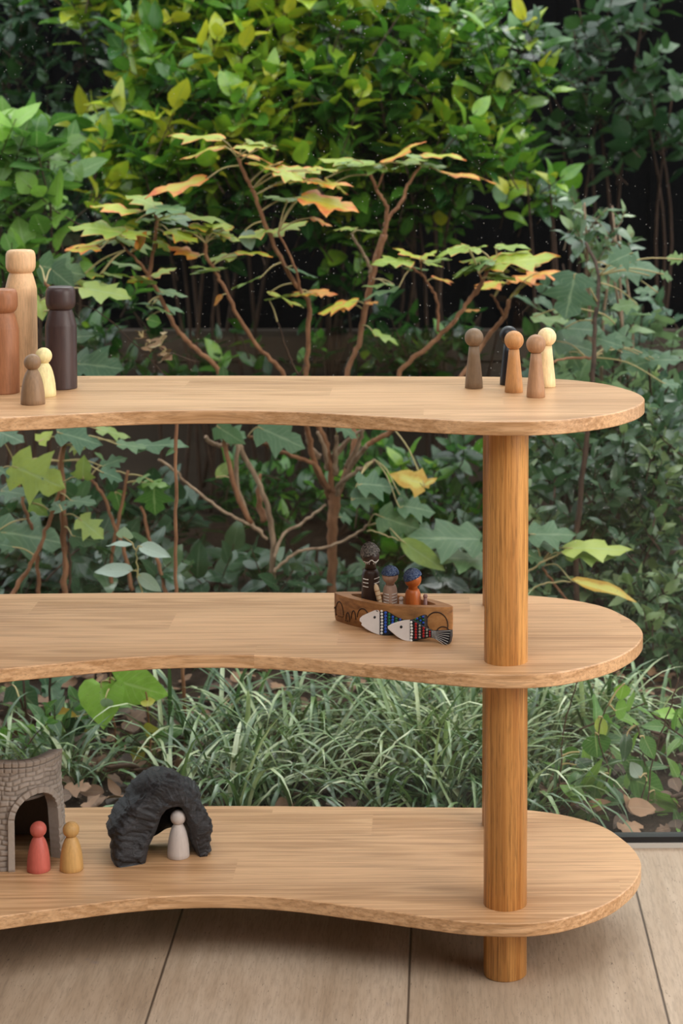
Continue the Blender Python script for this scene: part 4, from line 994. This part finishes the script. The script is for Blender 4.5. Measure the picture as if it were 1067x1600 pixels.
L6 = [((10, 250), (178, 268), .9), ((-20, 310), (200, 345), .85), ((0, 205), (60, 195), .7), ((70, 240), (160, 300), .8), ((228, 192), (42, 158), .6), ((288, 182), (445, 90), .86), ((180, 170), (100, 185), .3), ((440, 152), (600, 142), .62), ((345, 182), (455, 165), .5),
      ((430, 188), (535, 192), .45), ((515, 220), (718, 228), .95), ((300, 205), (170, 195), .45), ((425, 545), (328, 494), .62), ((432, 545), (492, 506), .6), ((392, 552), (243, 550), .52), ((448, 556), (548, 540), .55), ((345, 655), (205, 685), .3), ((300, 640), (345, 655), .4),
      ((480, 618), (560, 628), .85), ((655, 512), (545, 492), .5), ((612, 512), (682, 490), .52), ((655, 572), (556, 604), .5), ((690, 552), (845, 498), .58), ((700, 568), (955, 512), .62), ((740, 560), (872, 545), .62), ((862, 602), (1018, 594), 1.0), ((765, 625), (893, 638), 1.0),
      ((715, 500), (845, 488), .58), ((598, 742), (655, 735), .9), ((682, 600), (785, 612), .6), ((215, 440), (285, 435), .6), ((162, 715), (88, 738), .85), ((230, 715), (268, 705), .95), ((250, 820), (352, 860), .5), ((5, 668), (118, 674), .97), ((760, 590), (620, 560), .55), ((800, 590), (870, 560), .7), ((880, 560), (760, 535), .55), ((830, 640), (760, 690), .6)]
for b, tp, tn in L6: both(hA, z6(*b), z6(*tp), tn)
L8 = [((90, 20), (295, 105), .3, .7), ((-60, 40), (40, 60), .4, .6), ((800, 265), (655, 215), .95, .7), ((800, 268), (858, 235), 1.0, .5), ((515, 262), (682, 268), .25, .5), ((490, 325), (618, 320), .2, .6), ((690, 355), (855, 372), .3, .5), ((610, 400), (792, 462), .35, .8),
      ((1040, 500), (728, 488), .35, .3), ((1060, 590), (822, 556), .45, .3), ((440, 405), (500, 412), .3, .5), ((690, 300), (740, 330), .3, .5), ((430, 10), (520, 60), .3, .4)]
for b, tp, tn, fc in L8: hA.leaf(z8(*b), z8(*tp), 1.5 if b[0] > 450 else None, tn, T_IVY if tn > .8 else T_OAK, 'yellow' if tn > .8 else 'hydg', face=fc)
hA.leaf(z8(700, 500), z8(892, 636), 1.45, .8, T_NAR, 'hydg', face=.9, ws=1.6)
hA.branch([z8(560, 460), z8(620, 475), z8(700, 505)], [1.5, 1.45], [.0016, .001], 'petiole')
hA.leaf(z7(900, 230), z7(975, 158), None, .75, T_OV, 'hydg', face=.8)
hA.leaf(z7(905, 15), z7(1025, 95), None, .3, T_IVY, 'hydg', face=1.0)
hA.done()
# second plant at the left edge
bB = at(95, 1010, 1.35)
hB = Bush('hydrangea', 'leafy hydrangea at the left edge with ragged dark red stems below the top board', 'hydrangea', (bB[0], 1.35, ground_z(bB[0], 1.35)))
hB.branch([z7(275, 900), z7(272, 700), z7(265, 480), z7(258, 200), z7(268, 10), (104, 600), (95, 540), (88, 470), (70, 440)], [1.35, 1.33], [.0062, .0055, .004, .003], 'bark', 'branch', .8)
hB.branch([z7(20, 760), z7(60, 700), z7(130, 590), z7(180, 480), z7(235, 330), z7(262, 250)], [1.32, 1.34], [.0045, .0035], 'bark', 'branch', .5)
hB.branch([z7(165, 760), z7(160, 700), z7(150, 500), z7(118, 400), z7(90, 320), (30, 740)], [1.38, 1.40], [.0042, .003], 'bark')
hB.branch([z7(290, 700), z7(290, 560), z7(270, 380)], [1.36, 1.36], [.003, .002], 'bark_dark')
for b, tp, tn, fc in (((-30, 30), (102, 72), .2, .4), ((160, 80), (222, 35), .95, 1.0), ((240, 42), (432, 85), .2, .4), ((405, 28), (548, 52), .85, .3), ((345, 235), (348, 142), .85, 1.0), ((52, 178), (268, 275), .85, .8), ((5, 285), (124, 298), .2, .3), ((135, 335), (202, 392), .7, .9),
                      ((295, 325), (402, 335), .3, .3), ((330, 400), (432, 482), .9, .7), ((-10, 455), (282, 490), .25, .5), ((420, 205), (518, 235), .2, .4), ((425, 182), (530, 140), .3, .3), ((490, 92), (622, 100), .4, .2), ((560, 100), (782, 78), .2, .2), ((150, 185), (248, 215), .1, .3),
                      ((260, 370), (220, 320), .3, .6), ((300, 100), (355, 110), .9, .6), ((-10, 200), (80, 215), .2, .4), ((60, 520), (-20, 500), .2, .5), ((300, 470), (420, 500), .15, .9)):
    hB.leaf(z7(*b), z7(*tp), R.uniform(1.28, 1.38), tn, T_OAK if fc < .9 else T_IVY, 'hydg', face=fc)
hB.leaf((80, 420), (118, 452), 1.4, .25, T_IVY, 'hydg', face=1, ws=1.2); hB.leaf((62, 415), (135, 430), 1.4, .25, T_OAK, 'hydg', face=.8)
hB.leaf((130, 450), (205, 462), 1.38, .9, T_OAK, 'hydg', face=.15); hB.leaf((60, 490), (40, 450), 1.38, .95, T_IVY, 'hydg', face=1); hB.leaf((62, 470), (66, 500), 1.38, .95, T_IVY, 'hydg', face=1)
hB.leaf((112, 528), (145, 522), 1.4, .2, T_IVY, 'hydg', face=.7); hB.leaf((115, 568), (192, 572), 1.4, .2, T_OAK, 'hydg', face=.6); hB.leaf((350, 590), (348, 572), 1.45, .3, T_IVY, 'hydg', face=.9, pet=False)
hB.done()
# oakleaf at the right
bC = at(900, 1020, 1.4)
hC = Bush('hydrangea', 'hydrangea with large grey-green lobed leaves right of the slim peg dolls', 'hydrangea', (bC[0], 1.4, ground_z(bC[0], 1.4)))
hC.branch([(905, 1010), (900, 860), (915, 700), (925, 600), (930, 500), (935, 430), (915, 380)], [1.4, 1.5, 1.75], [.006, .005, .0035], 'bark_dark')
hC.branch([(925, 560), (885, 560), (850, 570)], [1.6, 1.5], [.003, .002], 'bark')
hC.branch([(904, 960), (860, 905), (845, 880)], [1.42, 1.4], [.003, .002], 'bark')
hC.leaf(z4(395, 590), z4(330, 880), 1.55, .12, T_OAK, 'hydg', face=1.0, ws=1.25, dy=-.03, curl=.02)
hC.leaf(z4(600, 540), z4(930, 560), 1.7, .3, T_OAK, 'hydg', face=.5, ws=1.1); hC.leaf(z4(750, 460), z4(600, 520), 1.6, .3, T_OAK, 'hydg', face=.7, ws=1.2)
for b, tp, tn, fc in (((130, 860), (380, 890), .6, .2), ((330, 930), (570, 940), .3, .4), ((270, 1010), (540, 1060), .25, .5), ((520, 990), (700, 1040), .3, .4), ((690, 1080), (860, 1090), .25, .4), ((900, 1130), (700, 1170), .4, .7), ((860, 1130), (1060, 1120), .3, .4), ((560, 1090), (620, 1190), .2, 1.0),
                      ((780, 780), (620, 790), .6, .4), ((900, 700), (760, 690), .5, .5), ((930, 590), (1010, 620), .5, .6), ((940, 1270), (1060, 1290), .3, .4), ((360, 1080), (430, 1200), .2, .9), ((1060, 500), (960, 480), .7, .7), ((850, 600), (760, 610), .2, .5), ((640, 900), (560, 850), .65, .6)):
    hC.leaf(z4(*b), z4(*tp), R.uniform(1.55, 1.8), tn, T_OAK, 'hydg', face=fc)
for b, tp, tn, fc, mt in (((110, 700), (405, 690), .3, .45, 'hydg'), ((330, 785), (757, 778), .95, .25, 'hydg'), ((350, 828), (650, 845), .85, .25, 'hydg'), ((120, 735), (320, 770), .3, .4, 'hydg'), ((100, 830), (230, 870), .4, .6, 'hydg')):
    hC.leaf(z9(*b), z9(*tp), 1.3, tn, T_OAK, mt, face=fc, ws=.8)
hC.leaf(z9(368, 985), z9(785, 1085), 1.25, .95, T_OV, 'yellow', face=.4, ws=.5)
hC.branch([z9(60, 1080), z9(200, 1010), z9(368, 990)], [1.28, 1.25], [.0016, .0012], 'petiole'); hC.branch([z9(60, 960), z9(150, 900), z9(330, 800)], [1.32, 1.3], [.0024, .0014], 'petiole')
hC.done()
# thin upright stems of a climber seen through all three openings
def sapling(label, paths, leaves, Y, base, mat='bark_dark', r=.0026, name='sapling'):
    b = at(base[0], base[1], Y); s = Bush(name, label, 'sapling', (b[0], Y, ground_z(b[0], Y)))
    for p in paths: s.branch(p, Y, r if np.isscalar(r) else r, mat, 'stem', .3)
    for l in leaves: s.leaf(l[0], l[1], Y+l[2], l[3], l[4], l[5], face=l[6], ws=l[7] if len(l) > 7 else 1)
    s.done()
sapling('thin straight brown sapling stem rising left of the middle, behind all boards', [[(291, 1215), (289, 1110), (283, 1000), (275, 920), (274, 800), (276, 668), (278, 600)]], [((276, 700), (258, 712), 0, .3, T_OV, 'broad', .5), ((290, 1190), (315, 1205), -.02, .3, T_OV, 'broad', .5)], .95, (291, 1230), 'bark', [.0036, .0030])
sapling('slender reddish stems leaning left of the thin sapling', [[z7(550, 700), z7(520, 540), z7(480, 440), z7(430, 310), z7(370, 225)], [z7(690, 740), z7(680, 670), z7(650, 560), z7(620, 480), z7(590, 350)], [z7(460, 760), z7(465, 560), z7(500, 380), z7(530, 200)]],
        [(z7(460, 205), z7(515, 235), .0, .2, T_IVY, 'hydg', .5), (z7(640, 250), z7(645, 392), .0, .4, T_OAK, 'broad', 1.0, 1.2), (z7(600, 250), z7(700, 260), .0, .7, T_OAK, 'broad', .3), (z7(480, 290), z7(510, 388), .0, .35, T_IVY, 'broad', .9), (z7(560, 250), z7(620, 210), 0, .7, T_OAK, 'hydg', .3), (z7(440, 170), z7(400, 120), 0, .5, T_OV, 'hydg', .3)], 1.5, z7(560, 760), 'bark', [.0045, .003])
sapling('seedling with long pale silvery leaves behind the middle board', [[z7(600, 760), z7(575, 620), z7(560, 520), z7(520, 480), z7(515, 470)]],
        [(z7(552, 512), z7(440, 508), 0, .5, T_OV, 'pale', .3, .7), (z7(578, 515), z7(708, 552), 0, .6, T_OV, 'pale', .5, .9), (z7(556, 618), z7(388, 614), 0, .6, T_OV, 'pale', .5, .8), (z7(575, 632), z7(672, 706), 0, .5, T_OV, 'pale', .8, .9), (z7(520, 480), z7(518, 440), 0, .7, T_HEART, 'pale', 1.0, 1.2)], 1.05, z7(600, 900), 'petiole', [.0016, .001])
sapling('climber with one large bright heart-shaped leaf, left of the thin sapling', [[(190, 1235), (182, 1170), (178, 1120), (172, 1068), (176, 1040), (180, 1000)], [(225, 1235), (236, 1180), (232, 1120), (228, 1080)]],
        [((158, 1066), (160, 1140), .0, 1.0, T_HEART, 'broad', 1.0, 1.25), ((178, 1062), (268, 1090), .0, .95, T_HEART, 'broad', .9, .8), ((230, 1104), (233, 1086), -.02, .2, T_WIDE, 'yellow', 1.0), ((226, 1142), (246, 1140), -.02, .2, T_WIDE, 'yellow', 1.0), ((222, 1168), (204, 1192), -.02, .2, T_WIDE, 'yellow', 1.0), ((215, 1200), (206, 1224), -.02, .3, T_WIDE, 'broad', 1.0), ((200, 1215), (180, 1250), -.03, .9, T_WIDE, 'broad', 1.0),
         ((120, 1120), (112, 1155), .0, .1, T_WIDE, 'dark_leaf', 1.0), ((165, 1090), (170, 1110), -.03, .5, T_WIDE, 'pale', 1.0), ((186, 1205), (150, 1240), -.03, .2, T_WIDE, 'dark_leaf', .8), ((240, 1160), (290, 1130), .02, .5, T_OV, 'broad', .5), ((195, 1180), (240, 1165), 0, .4, T_OV, 'broad', .6)], .85, (190, 1240), 'bark', [.0022, .0014], 'climber')
sapling('pale yellowing broad leaf on a thin stem behind the stone tower', [[(80, 1220), (79, 1150), (78, 1050)], [(140, 1240), (100, 1190), (60, 1150), (30, 1090)], [(48, 1220), (36, 1060)]], [((85, 1128), (140, 1150), .0, .8, T_HEART, 'yellow', .8, 1.1), ((128, 1165), (90, 1178), .03, .9, T_WIDE, 'dead', .6), ((20, 1070), (60, 1110), .05, .2, T_IVY, 'hydg', .9, 1.2), ((110, 1160), (60, 1120), .02, .6, T_HEART, 'yellow', .7)], .95, (80, 1240), 'bark_dark', [.0028, .002])
sapling('seedlings with large dark green leaves against the glass at lower right', [[(870, 1265), (878, 1180), (882, 1130), (905, 1060)], [(1010, 1275), (1020, 1190), (1045, 1110), (1060, 1060)], [(985, 1290), (1010, 1220), (1000, 1150), (990, 1130)], [(920, 1270), (950, 1210), (935, 1150), (950, 1100)]],
        [((930, 1145), (934, 1188), 0, .4, T_WIDE, 'broad', 1.0, 1.2), ((905, 1175), (875, 1180), 0, .3, T_WIDE, 'broad', .9), ((980, 1145), (975, 1190), 0, .4, T_OV, 'grey_leaf', 1.0), ((1005, 1150), (1022, 1186), 0, .5, T_OV, 'broad', 1.0, 1.3), ((1010, 1215), (970, 1180), 0, .2, T_WIDE, 'broad', 1, .9), ((985, 1215), (1040, 1240), 0, .35, T_WIDE, 'broad', 1.0), ((1022, 1235), (1030, 1298), 0, .7, T_OV, 'broad', 1.0, 1.6), ((940, 1210), (925, 1250), 0, .3, T_WIDE, 'broad', 1.0, 1.1),
         ((975, 1068), (968, 1095), 0, .9, T_WIDE, 'broad', 1.0), ((960, 1110), (985, 1105), 0, .8, T_WIDE, 'broad', 1.0), ((935, 1120), (945, 1155), 0, .9, T_OV, 'hydg', 1.0), ((905, 1240), (940, 1190), 0, .8, T_NAR, 'broad', 1.0), ((925, 1255), (955, 1200), 0, .8, T_NAR, 'broad', 1.0, 1.2), ((897, 1195), (928, 1188), 0, .2, T_OV, 'grey_leaf', .6), ((1000, 1215), (985, 1190), -.02, .9, T_WIDE, 'pale', .9)], .60, (960, 1290), 'bark_dark', [.0014, .0009], 'seedling')
sapling('dried brown flower head on arching stems left of the middle, above the top board', [[z5(430, 1090), z5(300, 960), z5(160, 830), z5(50, 785)], [z5(560, 1030), z5(470, 1000), z5(380, 960), z5(330, 935)], [z5(390, 960), z5(350, 1000), z5(330, 1000)]],
        [(z5(x_, y_), z5(x_+R.uniform(-34, 34), y_+R.uniform(-16, 16)), 0, R.uniform(.6, .95), T_WIDE, 'dead', .5, 1.0) for x_, y_ in [(330+R.uniform(-20, 110), 900+R.uniform(0, 120)) for _ in range(22)]], 1.42, z5(430, 1400), 'bark_dark', [.0014, .001], 'dried_flower')

# ---- strappy ornamental grass
fo = Fol(); T_BL = tmpl_oval(.5, .25, .35, rows=(0, .1, .22, .36, .5, .64, .78, .9, 1))
def blade(fo, base, d0, L, w, tone, droop):
    V = T_BL[0]; F = T_BL[1]; A = T_BL[2]; n = len(V)//3; P = []
    side = norm(np.cross(d0, [0, 0, 1])); p = np.array(base, float); d = norm(d0); prev = 0; pts = []
    for i in range(n):
        v = V[i*3+1][1]; st = (v-prev)*L; prev = v
        p = p+d*st; d = norm(d+np.array([0, 0, -droop*(.4+v)*(st/L)*3.2])); ww = w*(.75 if i == 0 else min(1, (1-v)*3+.02))
        nn = norm(np.cross(side, d)); P += [p-side*ww+nn*ww*.35, p.copy(), p+side*ww+nn*ww*.35]
    fo.V.append(np.array(P)); fo.F += [tuple(i+fo.n for i in f) for f in F]; fo.n += len(P)
    fo.A.append(np.column_stack([A[:, 0], A[:, 1], np.full(len(P), tone)]))
def tuft(px, py, n, Lm, t0=.2, t1=.95):
    g = on(px, py, 0.0); x, y = g[0], g[1]; z = ground_z(x, y)
    for k in range(n):
        a = R.uniform(0, 2*PI); s = R.uniform(.25, 1.1); d = norm([math.cos(a)*s, math.sin(a)*s, 1.0])
        b = (x+R.normal(0, .012), max(.475, y+R.normal(0, .012)), z)
        L = Lm*R.uniform(.6, 1.25)
        if b[1]+min(0, d[1])*L < .47: d = norm([d[0], abs(d[1]), d[2]])
        blade(fo, b, d, L, R.uniform(.0024, .0042), t0+(t1-t0)*R.uniform(0, 1)**1.25, R.uniform(.35, 1.25))
for i in range(118):
    px = R.uniform(215, 1000); py = R.uniform(1135, 1285)
    if px > 860 and py > 1190: continue
    if px < 380 and R.uniform() < .5: continue
    tuft(px, py, 13, .20 if py > 1180 else .24)
for i in range(30): tuft(R.uniform(620, 760), R.uniform(1150, 1240), 14, .24, .4, 1.0)
for i in range(16): tuft(R.uniform(830, 1067), R.uniform(1110, 1180), 13, .20, .3, 1.0)
for i in range(14): tuft(R.uniform(-10, 130), R.uniform(1150, 1230), 12, .13)
tag(fo.build('ornamental_grass', M['blade']), 'strappy ornamental grass with arching blades covering the ground behind the glass', 'grass', kind='stuff')
fo = Fol()
for i in range(620):
    g = on(R.uniform(-20, 1080), R.uniform(1040, 1300), 0.0)
    if g[1] < .50: continue
    z = ground_z(g[0], g[1])+R.uniform(.004, .03); a = R.uniform(0, 6.28)
    fo.leaf(random.choice((T_OAK, T_WIDE, T_OV, T_IVY)), (g[0], g[1], z), (math.cos(a), math.sin(a), R.normal(0, .25)), (R.normal(0, .4), R.normal(-.3, .4), 1), R.uniform(.022, .05), 1, R.uniform(-.4, .4), R.uniform(0, .72))
tag(fo.build('leaf_litter', M['dead']), 'brown fallen leaves scattered over the soil', 'leaf litter', kind='stuff')
def fallen(b, tp, Y, tone, label, mat='dead', T=T_OV, ws=1.0, face=1.0, curl=.3):
    fo = Fol(); B = at(b[0], b[1], Y); Tp = at(tp[0], tp[1], Y-.01); fo.leaf(T, B, Tp-B, (0, -1, .5) if face > .5 else (0, -.4, 1), np.linalg.norm(Tp-B), ws, curl, tone)
    o = fo.build('fallen_leaf', M[mat]); tag(o, label, 'leaf', 'single fallen leaves on the ground')
    s = o.modifiers.new('solid', 'SOLIDIFY'); s.thickness = .0005
fallen((866, 1225), (905, 1290), .60, .55, 'large curled brown fallen leaf beside the front post at lower right', T=T_WIDE, ws=1.0)
fallen((915, 1263), (952, 1252), .56, .6, 'small pale brown fallen leaf right of the large curled one', T=T_OV)
fallen((290, 1230), (280, 1185), .80, .5, 'rusty red-brown leaf on edge behind the rock cave', T=T_WIDE)
fallen((150, 1190), (188, 1198), .80, .55, 'rusty fallen leaf between the tower and the cave', T=T_WIDE)
fallen((690, 1215), (705, 1236), .72, .95, 'pale cream fallen leaf in the grass left of the front post', T=T_WIDE)
